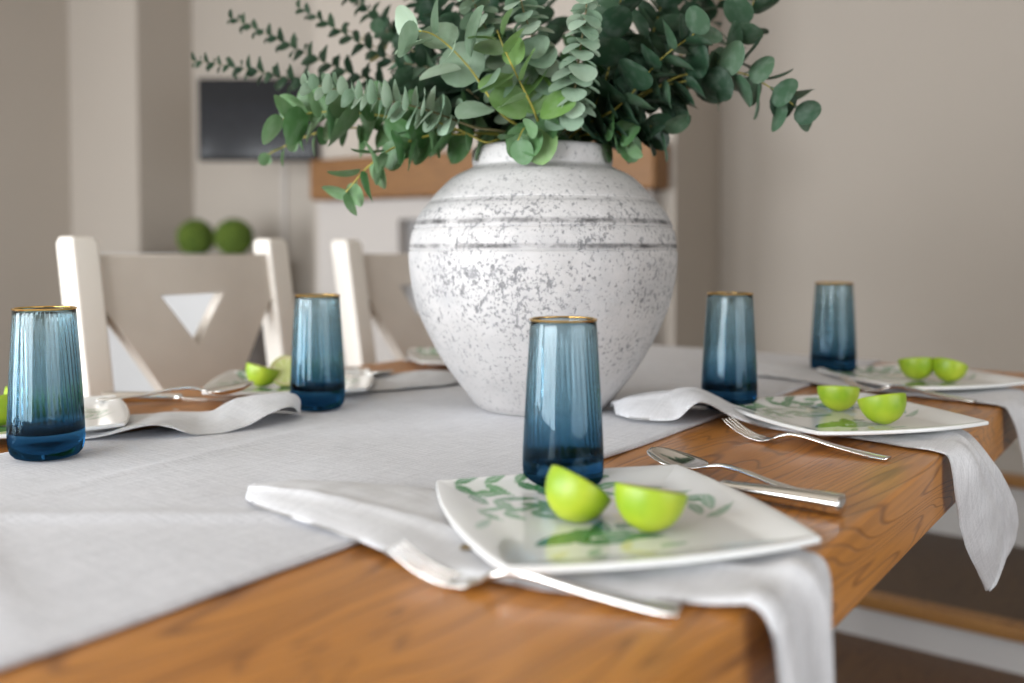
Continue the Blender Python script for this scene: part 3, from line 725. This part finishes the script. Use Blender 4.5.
# ---------------------------------------------------------------- plates
def make_plate():
    S, rc, n = 0.120, 0.030, 116
    vs = []; fs = []; col = []
    rnd = random.Random(4)
    # printed leaves: (x, y, angle, length, width, colour)
    G1 = (0.05, 0.20, 0.07); G2 = (0.16, 0.34, 0.17); G3 = (0.33, 0.47, 0.36); Yl = (0.74, 0.70, 0.42); G4 = (0.10, 0.26, 0.12)
    lv = []
    def spray(x, y, ang, n_, st, L, W, cols):
        for i in range(n_):
            xx = x + math.cos(ang) * st * i; yy = y + math.sin(ang) * st * i
            for s in (-1, 1):
                lv.append((xx, yy, ang + s * rnd.uniform(.5, .9), L * rnd.uniform(.8, 1.1), W, rnd.choice(cols)))
        lv.append((x + math.cos(ang) * st * n_, y + math.sin(ang) * st * n_, ang, L, W, cols[0]))
    spray(-0.085, 0.085, -0.75, 2, 0.022, 0.040, 0.013, [G2, G4])
    spray(-0.090, 0.040, -0.35, 3, 0.020, 0.032, 0.010, [G3, G2])
    spray(-0.03, 0.085, -0.2, 3, 0.022, 0.036, 0.013, [G2, G4, G1])
    spray(0.045, 0.075, -0.9, 2, 0.020, 0.036, 0.013, [G4, G2, G3])
    spray(0.095, 0.03, -2.6, 2, 0.02, 0.040, 0.012, [G3])
    spray(-0.04, -0.055, 0.65, 2, 0.022, 0.046, 0.016, [G1, G4])
    spray(-0.07, -0.08, 0.1, 3, 0.026, 0.026, 0.008, [G3, Yl])
    spray(-0.03, 0.01, 1.3, 2, 0.022, 0.035, 0.012, [G3, G2])
    lv += [(-0.072, -0.050, 0.38, 0.074, 0.022, G1), (-0.055, -0.052, 0.75, 0.045, 0.016, G4), (-0.030, -0.040, 0.15, 0.040, 0.014, G2), (-0.105, -0.02, 1.1, 0.05, 0.008, G3), (0.07, -0.02, 0.5, 0.04, 0.010, G3)]
    spray(-0.095, 0.100, 0.0, 4, 0.026, 0.034, 0.011, [G2, G1, G4])
    spray(-0.06, -0.100, 0.05, 4, 0.024, 0.022, 0.007, [G3, Yl, G2])
    for (fx, fy) in ((0.035, 0.03), (0.0, 0.045), (0.02, -0.01)):
        for k in range(6): lv.append((fx, fy, k * PI / 3 + fx * 9, 0.024, 0.015, (0.80, 0.76, 0.60)))
        lv.append((fx - 0.004, fy, 0, 0.008, 0.008, Yl))
    def colour(x, y):
        c = V3((0.80, 0.80, 0.785))
        for (lx, ly, an, L, W, cc) in lv:
            dx, dy = x - lx, y - ly
            u = (dx * math.cos(an) + dy * math.sin(an)) / L
            if 0 < u < 1:
                w = abs(-dx * math.sin(an) + dy * math.cos(an)); hw = W * 0.5 * math.sin(PI * u ** 0.75)
                if w < hw:
                    k = 1.0 if w > 0.0007 else 0.7
                    c = c.lerp(V3(cc), k * min(1, (hw - w) / 0.0008))
        return c
    for i in range(n + 1):
        for j in range(n + 1):
            a_, b_ = -1 + 2 * i / n, -1 + 2 * j / n
            # squircle mapping for soft corners
            x, y = a_, b_
            k = 0.10 * (a_ * a_) * (b_ * b_)
            x *= 1 - k; y *= 1 - k
            # gently bowed sides
            x *= 1 - 0.015 * (1 - b_ * b_); y *= 1 - 0.015 * (1 - a_ * a_)
            m_ = max(abs(a_), abs(b_)); cr = (a_ * a_) * (b_ * b_)
            z = 0.0045 + 0.0075 * sstep(0.66, 1.0, m_) + 0.0015 * cr
            vs.append(V3((x * S, y * S, z))); col.append(colour(x * S, y * S))
    for i in range(n):
        for j in range(n):
            q = i * (n + 1) + j; fs.append((q, q + n + 1, q + n + 2, q + 1))
    o = link('square_plate', vs, fs, M['plate'])
    at_ = o.data.color_attributes.new('print', 'FLOAT_COLOR', 'POINT')
    for k, c in enumerate(col): at_.data[k].color = (c.x, c.y, c.z, 1)
    sm = o.modifiers.new('thick', 'SOLIDIFY'); sm.thickness = 0.0045; sm.offset = -1
    bv = o.modifiers.new('soft', 'BEVEL'); bv.width = 0.0014; bv.segments = 2; bv.limit_method = 'ANGLE'; bv.angle_limit = math.radians(50)
    return o
NT = 0.0075
pl0 = make_plate()
ROT = math.radians(-38)
plates = [(0.592, 0.142, TT + NT, ROT, 'nearest white square plate with green leaf print, two lime halves on it'),
          (1.118, 0.128, TT + NT, ROT, 'white square plate second along the right edge, beyond the spoon and knife'),
          (1.512, 0.132, TT + NT, ROT + 0.03, 'furthest white square plate, at the far right end of the table'),
          (0.520, 0.885, TT + NT, math.radians(-28), 'white square plate behind the leftmost tumbler'),
          (0.905, 0.862, TT + NT, math.radians(-46), 'white square plate in front of the nearest cream chair, behind the second left tumbler'),
          (1.330, 0.862, TT + NT, math.radians(-42), 'white square plate mostly hidden behind the left side of the vase')]
for i, (x, y, z, r, lab) in enumerate(plates):
    o = pl0 if i == 0 else copy_tree(pl0)
    o.location = (x, y, z); o.rotation_euler = (0, 0, r)
    tag(o, lab, 'plate', 'square plates on the table')

# ---------------------------------------------------------------- limes
def make_lime():
    e = empty('lime_half'); R, Dp = 0.0295, 0.034
    prof = [(0.0001, -Dp - 0.0006), (0.0025, -Dp - 0.0005), (0.005, -Dp - 0.0002)]
    for i in range(1, 25):
        a_ = PI / 2 * i / 24; prof.append((max(0.006, R * math.sin(a_) ** 0.92), -Dp * math.cos(a_)))
    prof += [(R - 0.0006, 0.0006), (R - 0.0018, 0.0009)]
    vs, fs = lathe(prof, 56, lambda i, a_, r, z: r * (1 + 0.012 * math.sin(2 * a_ + 0.6) + 0.006 * math.sin(5 * a_)))
    link('rind', vs, fs, M['rind'], e)
    prof = [(R - 0.0016, 0.0008), (R - 0.003, 0.0002), (R * 0.8, -0.0004), (R * 0.5, 0.0001), (R * 0.2, -0.0003), (0.0001, -0.0009)]
    vs, fs = lathe(prof, 72, lambda i, a_, r, z: r * (1 + 0.012 * math.sin(2 * a_ + 0.6) + 0.006 * math.sin(5 * a_)))
    link('flesh', vs, fs, M['flesh'], e)
    return e
lm0 = make_lime(); first = [True]
def lime(px, py, sc, nrm, label, platez=TT + NT + 0.0045, spin=0.0):
    """px,py: where it touches the plate; nrm = (right, up, away) direction of the cut face"""
    o = lm0 if first[0] else copy_tree(lm0); first[0] = False
    n = (RT * nrm[0] + UP * nrm[1] + FW0 * nrm[2]).normalized()
    q = n.to_track_quat('Z', 'Y') @ Quaternion((0, 0, 1), spin)
    o.rotation_mode = 'QUATERNION'; o.rotation_quaternion = q; o.scale = (sc,) * 3
    rind = [c for c in bpy.data.objects if c.parent == o and c.name.startswith('rind')][0]
    lo = min((q @ (v.co * sc)).z for v in rind.data.vertices)
    p = on_z(px, py, platez)
    o.location = V3((p.x, p.y, platez - lo + 0.0003))
    tag(o, label, 'lime', 'lime halves on the plates')
lime(581, 521, 0.84, (0.50, 0.80, 0.30), 'tilted lime half on the nearest plate, left of the other half')
lime(651, 531, 0.86, (0.16, 0.97, 0.19), 'upright lime half on the nearest plate, right of the tilted half')
lime(838, 411, 0.84, (0.05, 0.97, 0.18), 'left lime half on the second right-hand plate')
lime(881, 424, 0.90, (-0.10, 0.9, 0.25), 'right lime half on the second right-hand plate')
lime(916, 380, 0.90, (0.0, 0.95, 0.22), 'left lime half on the furthest right plate')
lime(950, 382, 0.84, (0.30, 0.90, 0.2), 'right lime half on the furthest right plate')
lime(264, 387, 0.84, (0.25, 0.95, 0.15), 'left lime half on the plate before the nearest chair')
lime(286, 387, 0.78, (0.25, 0.35, -0.85), 'right lime half, cut face towards us, on the plate before the nearest chair')
lime(-2, 426, .95, (-0.20, 0.95, 0.05), 'yellow-green lime half at the left picture edge beside the leftmost tumbler')
lime(32, 421, .95, (0.30, 0.90, 0.1), 'lime half seen through the leftmost tumbler')

# ---------------------------------------------------------------- napkins
def ribbon(mb, st, ns=90, nt=26, th=0.006, wr=0.0016, seed=0.0, pleat=None):
    """st: stations (L, R, bulge, lift); a folded cloth strip with rounded edges"""
    Ls = catmull([s[0] for s in st], ns); Rs = catmull([s[1] for s in st], ns)
    bl = catmull([(s[2], s[3] if len(s) > 3 else 0.0, 0) for s in st], ns)
    rows = []
    for i in range(ns):
        c0 = (Ls[max(i - 1, 0)] + Rs[max(i - 1, 0)]) / 2; c1 = (Ls[min(i + 1, ns - 1)] + Rs[min(i + 1, ns - 1)]) / 2
        tan = (c1 - c0).normalized(); ac = (Rs[i] - Ls[i]); w = ac.length; ac = ac.normalized()
        nrm = ac.cross(tan)
        if nrm.length < 1e-5: nrm = UP.copy()
        nrm.normalize()
        if nrm.z < -0.2: nrm = -nrm
        if abs(tan.z) > 0.7 and nrm.y > 0: nrm = -nrm
        top = []; bot = []
        for j in range(nt + 1):
            t = j / nt; p = Ls[i].lerp(Rs[i], t)
            lift = max(0.0, bl[i].x) * math.sin(PI * t) + max(0.0, bl[i].y)
            if pleat: lift += pleat(i / (ns - 1), t)
            edge = math.sqrt(max(0.0, 1 - (2 * t - 1) ** 8))
            wz = wr * noise.noise(V3((p.x * 38 + seed, p.y * 38, p.z * 38)))
            up_ = nrm
            top.append(p + up_ * (lift + th * (0.5 + 0.5 * edge) + wz))
            bot.append(p + up_ * (lift + th * (0.5 - 0.5 * edge) + min(wz, 0) * 0.3))
        rows.append(top + bot[::-1])
    m = len(rows[0]); vs = [p for r in rows for p in r]; fs = []
    for i in range(ns - 1):
        for j in range(m):
            fs.append((i * m + j, i * m + (j + 1) % m, (i + 1) * m + (j + 1) % m, (i + 1) * m + j))
    h = m // 2
    for (i, fl) in ((0, 1), (ns - 1, 0)):
        for j in range(h - 1):
            f = (i * m + j, i * m + j + 1, i * m + m - 2 - j, i * m + m - 1 - j)
            fs.append(f if not fl else f[::-1])
    mb.add(vs, fs)

def napkin(label, strips, button=None):
    mb = MB()
    for kw in strips: ribbon(mb, **kw)
    o = mb.build('linen_napkin', M['napkin'], None, 0, True)
    tag(o, label, 'napkin', 'linen napkins on the table')
    if button is not None:
        b_ = MB(); b_.box(button, (0.007, 0.007, 0.0022), Matrix.Rotation(0.5, 3, 'Z')); b_.build('button', M['brass'], o, 0.0006)
    return o
Z0 = TT + 0.0008; ZR = RZ + 0.0012
def P(u, v, z): return V3((u, v, z))

def ple1(s, t):
    k = sstep(0.58, 0.72, s); return k * 0.010 * (0.5 + 0.5 * math.sin(t * 2 * PI * 1.9 + 0.6)) + 0.0025 * math.exp(-((t - 0.25 - 0.4 * s) / 0.06) ** 2)
napkin('linen napkin under the nearest plate, its end hanging over the table edge in front', [dict(st=[
    (P(.474, .412, ZR), P(.500, .430, ZR), 0.004), (P(.462, .375, ZR), P(.548, .384, ZR), 0.008),
    (P(.456, .31, ZR), P(.575, .32, ZR), 0.006), (P(.454, .262, Z0 + .003), P(.588, .268, Z0 + .004), 0.003), (P(.450, .20, Z0), P(.60, .2, Z0), 0.0), (P(.464, .10, Z0), P(.61, .1, Z0), 0.0),
    (P(.492, .035, Z0), P(.622, .035, Z0), 0.001), (P(.500, .006, Z0), P(.622, .006, Z0), 0.002), (P(.504, -.006, TT - .008), P(.618, -.006, TT - .008), 0.003),
    (P(.509, -.010, TT - .05), P(.609, -.010, TT - .05), 0.004), (P(.516, -.014, .64), P(.602, -.014, .64), 0.004), (P(.53, -.018, .55), P(.60, -.018, .55), 0.003)],
    ns=130, nt=40, th=0.006, pleat=ple1)], button=on_z(466, 547, Z0 + 0.009))

def arch(s, t):
    k = math.exp(-((s - 0.20) / 0.08) ** 2); return k * 0.008 * math.sin(PI * t) + 0.003 * math.exp(-((t - 0.3 - 0.5 * s) / 0.05) ** 2)
tl = [on_v(948, 462, -.006), on_v(953, 500, -.010), on_v(963, 545, -.012), on_v(984, 588, -.016)]
tr = [on_v(981, 456, -.022), on_v(1003, 490, -.036), on_v(1010, 525, -.036), on_v(988, 586, -.020)]
napkin('linen napkin under the second right-hand plate, with a pointed corner hanging over the edge', [dict(st=[
    (P(.990, .365, ZR), P(1.03, .400, ZR), 0.010), (P(.968, .325, ZR), P(1.08, .375, ZR), 0.017, .002), (P(.982, .280, ZR + .002), P(1.095, .347, ZR), 0.016, .002), (P(1.000, .257, ZR + .024), P(1.107, .315, ZR), 0.009, .0), (P(1.024, .222, ZR + .005), P(1.122, .268, ZR), 0.003, .0),
    (P(1.040, .18, Z0), P(1.15, .20, Z0), 0.0), (P(1.042, .10, Z0), P(1.165, .10, Z0), 0.0), (P(1.028, .04, Z0), P(1.16, .04, Z0), 0.001), (P(1.022, .008, Z0), P(1.155, .008, Z0), 0.002),
    (tl[0], tr[0], 0.002), (tl[1], tr[1], 0.004), (tl[2], tr[2], 0.005), (tl[3], tr[3], 0.001)],
    ns=140, nt=40, th=0.005, seed=7, pleat=lambda s, t: arch(s, t) + sstep(.6, .8, s) * (1 - sstep(.93, 1, s)) * 0.006 * (0.5 - 0.5 * math.cos(t * 2 * PI * 1.5)))],
    button=on_z(814, 432, Z0 + 0.008))
napkin('linen napkin under the furthest right plate, draped over the far part of the table edge', [dict(st=[
    (P(1.47, .455, ZR), P(1.50, .475, ZR), 0.004), (P(1.44, .40, ZR), P(1.56, .41, ZR), 0.010), (P(1.43, .32, ZR), P(1.57, .32, ZR), 0.008), (P(1.41, .25, Z0 + .003), P(1.57, .25, Z0 + .004), 0.002),
    (P(1.40, .15, Z0), P(1.56, .15, Z0), 0.0), (P(1.385, .06, Z0), P(1.55, .06, Z0), 0.0), (P(1.375, .006, Z0), P(1.54, .006, Z0), 0.002), (P(1.378, -.008, TT - .01), P(1.535, -.008, TT - .01), 0.003),
    (P(1.39, -.02, .70), P(1.53, -.025, .70), 0.004), (P(1.42, -.03, .60), P(1.52, -.03, .60), 0.003)], ns=110, nt=36, th=0.006, seed=13,
    pleat=lambda s, t: sstep(.7, .85, s) * 0.010 * (0.5 - 0.5 * math.cos(t * 2 * PI * 1.5)))])
napkin('grey linen napkin curling out from under the left plate beside the leftmost tumbler', [
    dict(st=[(P(.47, .79, ZR), P(.60, .93, Z0), 0.0), (P(.53, .745, ZR + .001), P(.655, .87, Z0), 0.0), (P(.575, .702, ZR + .013), P(.675, .83, Z0 + .004), 0.0), (P(.612, .675, ZR), P(.70, .80, ZR), 0.0, 0.0),
             (P(.655, .662, ZR + .001), P(.725, .775, ZR), 0.010), (P(.695, .655, ZR + .013), P(.748, .745, ZR), 0.010, 0.0), (P(.728, .657, ZR + .017), P(.768, .715, ZR), 0.006), (P(.757, .676, ZR + .002), P(.770, .698, ZR), 0.004)], ns=120, nt=34, th=0.0032, seed=21, wr=0.0016,
         pleat=lambda s, t: 0.011 * sstep(.42, .62, s) * (1 - sstep(.88, 1, s)) * math.exp(-((t - 0.6 + 0.5 * (s - .5)) / 0.20) ** 2))])
napkin('grey linen napkin beside the plate in front of the nearest chair, next to the vase', [
    dict(st=[(P(.90, .76, ZR), P(1.0, .90, Z0), 0.0), (P(.98, .725, ZR), P(1.07, .86, Z0 + .003), 0.003), (P(1.05, .700, ZR), P(1.12, .80, ZR), 0.010), (P(1.11, .690, ZR), P(1.15, .74, ZR), 0.004)],
         ns=70, nt=30, th=0.006, seed=30)])
napkin('grey linen napkin under the plate hidden behind the vase', [
    dict(st=[(P(1.24, .74, ZR), P(1.30, .72, ZR), 0.003), (P(1.25, .80, Z0 + .003), P(1.37, .78, Z0 + .003), 0.002), (P(1.27, .90, Z0), P(1.39, .88, Z0), 0.0), (P(1.28, .99, Z0), P(1.40, .98, Z0), 0.0)], ns=60, nt=26, th=0.006, seed=41)])

# ---------------------------------------------------------------- cutlery
def loft(secs, seg=14, sq=2.6):
    """secs: (x, y, z, half width, half thickness)"""
    vs = []; fs = []
    for (x, y, z, hw, ht) in secs:
        for k in range(seg):
            a_ = 2 * PI * k / seg; c_, s_ = math.cos(a_), math.sin(a_)
            vs.append(V3((x, y + hw * math.copysign(abs(c_) ** (2 / sq), c_), z + ht * math.copysign(abs(s_) ** (2 / sq), s_))))
    n = len(secs)
    for i in range(n - 1):
        for k in range(seg): fs.append((i * seg + k, (i + 1) * seg + k, (i + 1) * seg + (k + 1) % seg, i * seg + (k + 1) % seg))
    fs.append(tuple(range(seg))); fs.append(tuple((n - 1) * seg + k for k in range(seg - 1, -1, -1)))
    return vs, fs
def cat5(keys, n):
    A = catmull([(k[0], k[1], k[2]) for k in keys], n); Bq = catmull([(k[3], k[4], 0) for k in keys], n)
    return [(a_.x, a_.y, a_.z, max(b_.x, .0002), max(b_.y, .0002)) for a_, b_ in zip(A, Bq)]

def make_fork():
    e = empty('dinner_fork')
    mb = MB()
    mb.add(*loft(cat5([(0, 0, .0022, .0085, .0016), (-.02, 0, .0028, .0082, .0018), (-.06, 0, .0060, .0058, .0020), (-.095, 0, .0100, .0036, .0022), (-.115, 0, .0108, .0030, .0024), (-.128, 0, .0085, .0036, .0022), (-.138, 0, .0050, .0075, .0014)], 40)))
    mb.build('handle', M['cutlery'], e, 0, True)
    mb = MB()
    mb.add(*loft(cat5([(-.134, 0, .0062, .0055, .0016), (-.142, 0, .0036, .0105, .0011), (-.150, 0, .0022, .0118, .0010), (-.160, 0, .0020, .0118, .0010)], 14)))
    for k in range(4):
        y = (k - 1.5) * 0.0066
        mb.add(*loft(cat5([(-.157, y, .0020, .0024, .0010), (-.172, y, .0040, .0021, .0010), (-.188, y, .0090, .0018, .0009), (-.202, y * .98, .0158, .0012, .0007), (-.206, y * .97, .0180, .0005, .0004)], 20), 8, 2.2))
    mb.build('tines', M['cutlery'], e, 0, True)
    return e
def make_spoon():
    e = empty('dessert_spoon')
    mb = MB()
    mb.add(*loft(cat5([(0, 0, .0020, .0078, .0014), (-.02, 0, .0026, .0076, .0017), (-.06, 0, .0060, .0052, .0019), (-.095, 0, .0110, .0034, .0021), (-.118, 0, .0120, .0028, .0023), (-.134, 0, .0085, .0036, .0019), (-.142, 0, .0068, .0060, .0013)], 40)))
    mb.build('handle', M['cutlery'], e, 0, True)
    vs = []; fs = []; nr, nc = 22, 15; L, W = 0.064, 0.023
    for i in range(nr):
        t = i / (nr - 1); x = -.138 - L * t; w = W * (max(0, 1 - (2 * t ** 0.92 - 1) ** 2)) ** 0.5 + 0.0006
        for j in range(nc):
            q = -1 + 2 * j / (nc - 1)
            rimz = 0.0082 + 0.008 * t * t
            dep = 0.0078 * (1 - q * q) * math.sin(PI * min(1, max(0, t))) ** 0.7
            vs.append(V3((x, q * w, rimz - dep)))
    for i in range(nr - 1):
        for j in range(nc - 1):
            a_ = i * nc + j; fs.append((a_, a_ + 1, a_ + nc + 1, a_ + nc))
    o = link('bowl', vs, fs, M['cutlery'], e); fix_normals(o)
    m = o.modifiers.new('thick', 'SOLIDIFY'); m.thickness = 0.0013; m.offset = 0
    return e
def make_knife():
    e = empty('table_knife')
    mb = MB()
    mb.add(*loft(cat5([(0.001, 0, .0060, .0052, .0030), (0, 0, .0082, .0098, .0074), (-.006, 0, .0082, .0108, .0080), (-.05, 0, .0078, .0094, .0072), (-.095, 0, .0064, .0070, .0058), (-.104, 0, .0062, .0078, .0060), (-.108, 0, .0060, .0050, .0040)], 44)))
    mb.build('handle', M['cutlery'], e, 0, True)
    mb = MB()
    mb.add(*loft(cat5([(-.105, 0, .0055, .0040, .0022), (-.118, .0005, .0045, .0068, .0012), (-.15, .001, .0030, .0094, .0009), (-.185, .001, .0028, .0100, .0008), (-.208, -.001, .0026, .0075, .0007), (-.216, -.004, .0025, .0020, .0005)], 36), 10, 2.0))
    mb.build('blade', M['cutlery'], e, 0, True)
    return e
protos = {}
def cutlery(kind, end, tip, label, cat, z, tiltx=0.0):
    """end = handle end, tip = where the working end points (both on the table)"""
    mk = dict(fork=make_fork, spoon=make_spoon, knife=make_knife)[kind]
    if kind not in protos: o = protos[kind] = mk()
    else: o = copy_tree(protos[kind])
    d = V3((end[0] - tip[0], end[1] - tip[1], 0)).normalized()
    o.scale = (0.89, 1, 1.1) if kind == 'fork' else (0.97, 1, 1)
    o.location = V3((end[0], end[1], z)); o.rotation_euler = (0, tiltx, math.atan2(d.y, d.x))
    tag(o, label, cat, {'fork': 'dinner forks', 'spoon': 'spoons', 'knife': 'table knives'}[kind])
def xy(p): return (p.x, p.y)
ZC = TT + 0.0006
cutlery('fork', xy(on_z(679, 612, ZC + .002)), xy(on_z(387, 549, ZC + .016)), 'steel fork nearest the camera, on the wood in front of the nearest plate', 'fork', ZC)
cutlery('fork', xy(on_z(888, 459, ZC + .002)), xy(on_z(726, 421, ZC + .016)), 'steel fork on the wood in front of the second right-hand plate', 'fork', ZC)
cutlery('fork', xy(on_z(974, 405, ZC + .006)), xy(on_z(846, 381, ZC + .020)), 'furthest steel fork, lying on the napkin of the furthest right plate', 'fork', ZC + 0.0085)
cutlery('knife', xy(on_z(842, 505, ZC + .008)), xy(on_z(690, 484, ZC + .004)), 'steel knife beside the nearest plate, thick handle towards the table edge', 'knife', ZC)
cutlery('spoon', xy(on_z(838, 497, ZC + .006)), xy(on_z(662, 457, ZC + .009)), 'steel spoon behind the knife beside the nearest plate', 'spoon', ZC)
cutlery('spoon', (.640, .925), (.752, .805), 'steel spoon between the leftmost tumbler and the nearest chair, bowl lifted on the napkin', 'spoon', TT + 0.016, 0.03)
cutlery('knife', (.680, .985), (.80, .86), 'steel knife beside the spoon, at the edge of the left plate', 'knife', TT + 0.002, 0.0)
cutlery('spoon', (1.065, .985), (1.035, .80), 'steel spoon right of the plate before the nearest chair', 'spoon', TT + 0.009)
cutlery('knife', (1.035, .985), (1.005, .80), 'steel knife right of the plate before the nearest chair', 'knife', TT + 0.009)

# ---------------------------------------------------------------- chairs
def make_chair():
    """local: x along the back, +y backwards; origin on the floor under the back, mid width"""
    e = empty('dining_chair')
    W = 0.191; PW, PD = 0.046, 0.05
    lean = 0.17
    zs = 0.45; zt = 0.992
    def yb(z): return (z - zs) * lean if z > zs else (zs - z) * 0.10
    for s in (-1, 1):
        mb = MB(); zsq = [0.0, zs, zt]
        vs = []; fs = []
        for z in (0.0, 0.2, 0.40, 0.46, 0.55, 0.75, zt - 0.012, zt):
            k = 0.84 if z >= zt else 1.0
            for (sx, sy) in ((-1, -1), (1, -1), (1, 1), (-1, 1)):
                vs.append(V3((s * W + sx * PW / 2 * k, yb(z) + sy * PD / 2 * k, z)))
        for i in range(7):
            for k in range(4): fs.append((i * 4 + k, i * 4 + (k + 1) % 4, i * 4 + 4 + (k + 1) % 4, i * 4 + 4 + k))
        fs.append((3, 2, 1, 0)); fs.append((28, 29, 30, 31))
        mb.add(vs, fs); mb.build('back_post', M['chair'], e, 0.005)
        mb = MB(); mb.box((s * 0.185, -0.42, 0.215), (0.045, 0.045, 0.43)); mb.build('front_leg', M['chair'], e, 0.005)
        mb = MB(); mb.box((s * 0.19, -0.20, 0.385), (0.022, 0.40, 0.07)); mb.build('side_rail', M['chair'], e, 0.003)
    mb = MB(); mb.box((0, -0.42, 0.385), (0.33, 0.022, 0.07)); mb.build('front_rail', M['chair'], e, 0.003)
    mb = MB(); mb.prism([(-0.215, -0.46), (0.215, -0.46), (0.20, -0.03), (-0.20, -0.03)], 0.425, 0.455); mb.build('seat', M['seat'], e, 0.008)
    # pierced tapering back splat
    iw = W - PW / 2 + 0.004
    outl = [(-iw, 0.962), (iw, 0.962), (iw, 0.885), (0.065, 0.715), (0.062, 0.66), (0.11, 0.58), (0.11, 0.53), (-0.11, 0.53), (-0.11, 0.58), (-0.062, 0.66), (-0.065, 0.715), (-iw, 0.885)]
    hole = [(-0.062, 0.893), (0.062, 0.893), (0.0, 0.806)]
    cu = bpy.data.curves.new('tmp', 'CURVE'); cu.dimensions = '2D'; cu.fill_mode = 'BOTH'; cu.extrude = 0.012; cu.bevel_depth = 0.003; cu.bevel_resolution = 2; cu.offset = -0.003
    for pts in (outl, hole):
        sp = cu.splines.new('POLY'); sp.points.add(len(pts) - 1); sp.use_cyclic_u = True
        for q, (x, z) in zip(sp.points, pts): q.co = (x, z, 0, 1)
    ob = bpy.data.objects.new('tmp', cu); me = bpy.data.meshes.new_from_object(ob); bpy.data.objects.remove(ob); bpy.data.curves.remove(cu)
    me.name = 'back_splat'
    for v in me.vertices:
        x, z, d = v.co; v.co = (x, yb(z) + d * 0.95, z)
    me.materials.clear(); me.materials.append(M['splat'])
    so = bpy.data.objects.new('back_splat', me); COL.objects.link(so); so.parent = e
    fix_normals(so)
    return e
c0 = make_chair()
yb1 = 1.2 - (0.992 - 0.45) * 0.17
for i, (x, lab) in enumerate(((0.972, 'nearest cream painted chair with a pierced taupe back, left of the table'), (1.553, 'second cream painted chair, partly hidden behind the vase'))):
    o = c0 if i == 0 else copy_tree(c0)
    o.location = (x, yb1 + (0.03 if i == 0 else 0.03), 0); tag(o, lab, 'chair', 'cream chairs on the left side of the table')

# ---------------------------------------------------------------- light, camera, view
w = bpy.data.worlds.new('world'); scn.world = w; w.use_nodes = True
bg = w.node_tree.nodes['Background']; bg.inputs['Color'].default_value = (0.85, 0.92, 1.0, 1); bg.inputs['Strength'].default_value = 0.6

cam = bpy.data.cameras.new('camera'); co = bpy.data.objects.new('camera', cam); COL.objects.link(co)
cam.sensor_width = 36; cam.lens = FPX / 1024 * 36
cam.shift_y = -((341.5 - CY) / 1024)
rotm = Matrix((RT, CUP, -FW)).transposed()
co.matrix_world = Matrix.Translation(CAM) @ rotm.to_4x4()
cam.clip_start = 0.02
cam.dof.use_dof = True; cam.dof.focus_distance = 0.93; cam.dof.aperture_fstop = 2.3; cam.dof.aperture_blades = 9
scn.camera = co
vs_ = scn.view_settings
scn.display_settings.display_device = 'sRGB'
vs_.view_transform = 'Standard'; vs_.look = 'None'; vs_.gamma = 1; vs_.use_curve_mapping = False; vs_.exposure = 0.40
scn.cycles.use_denoising = True
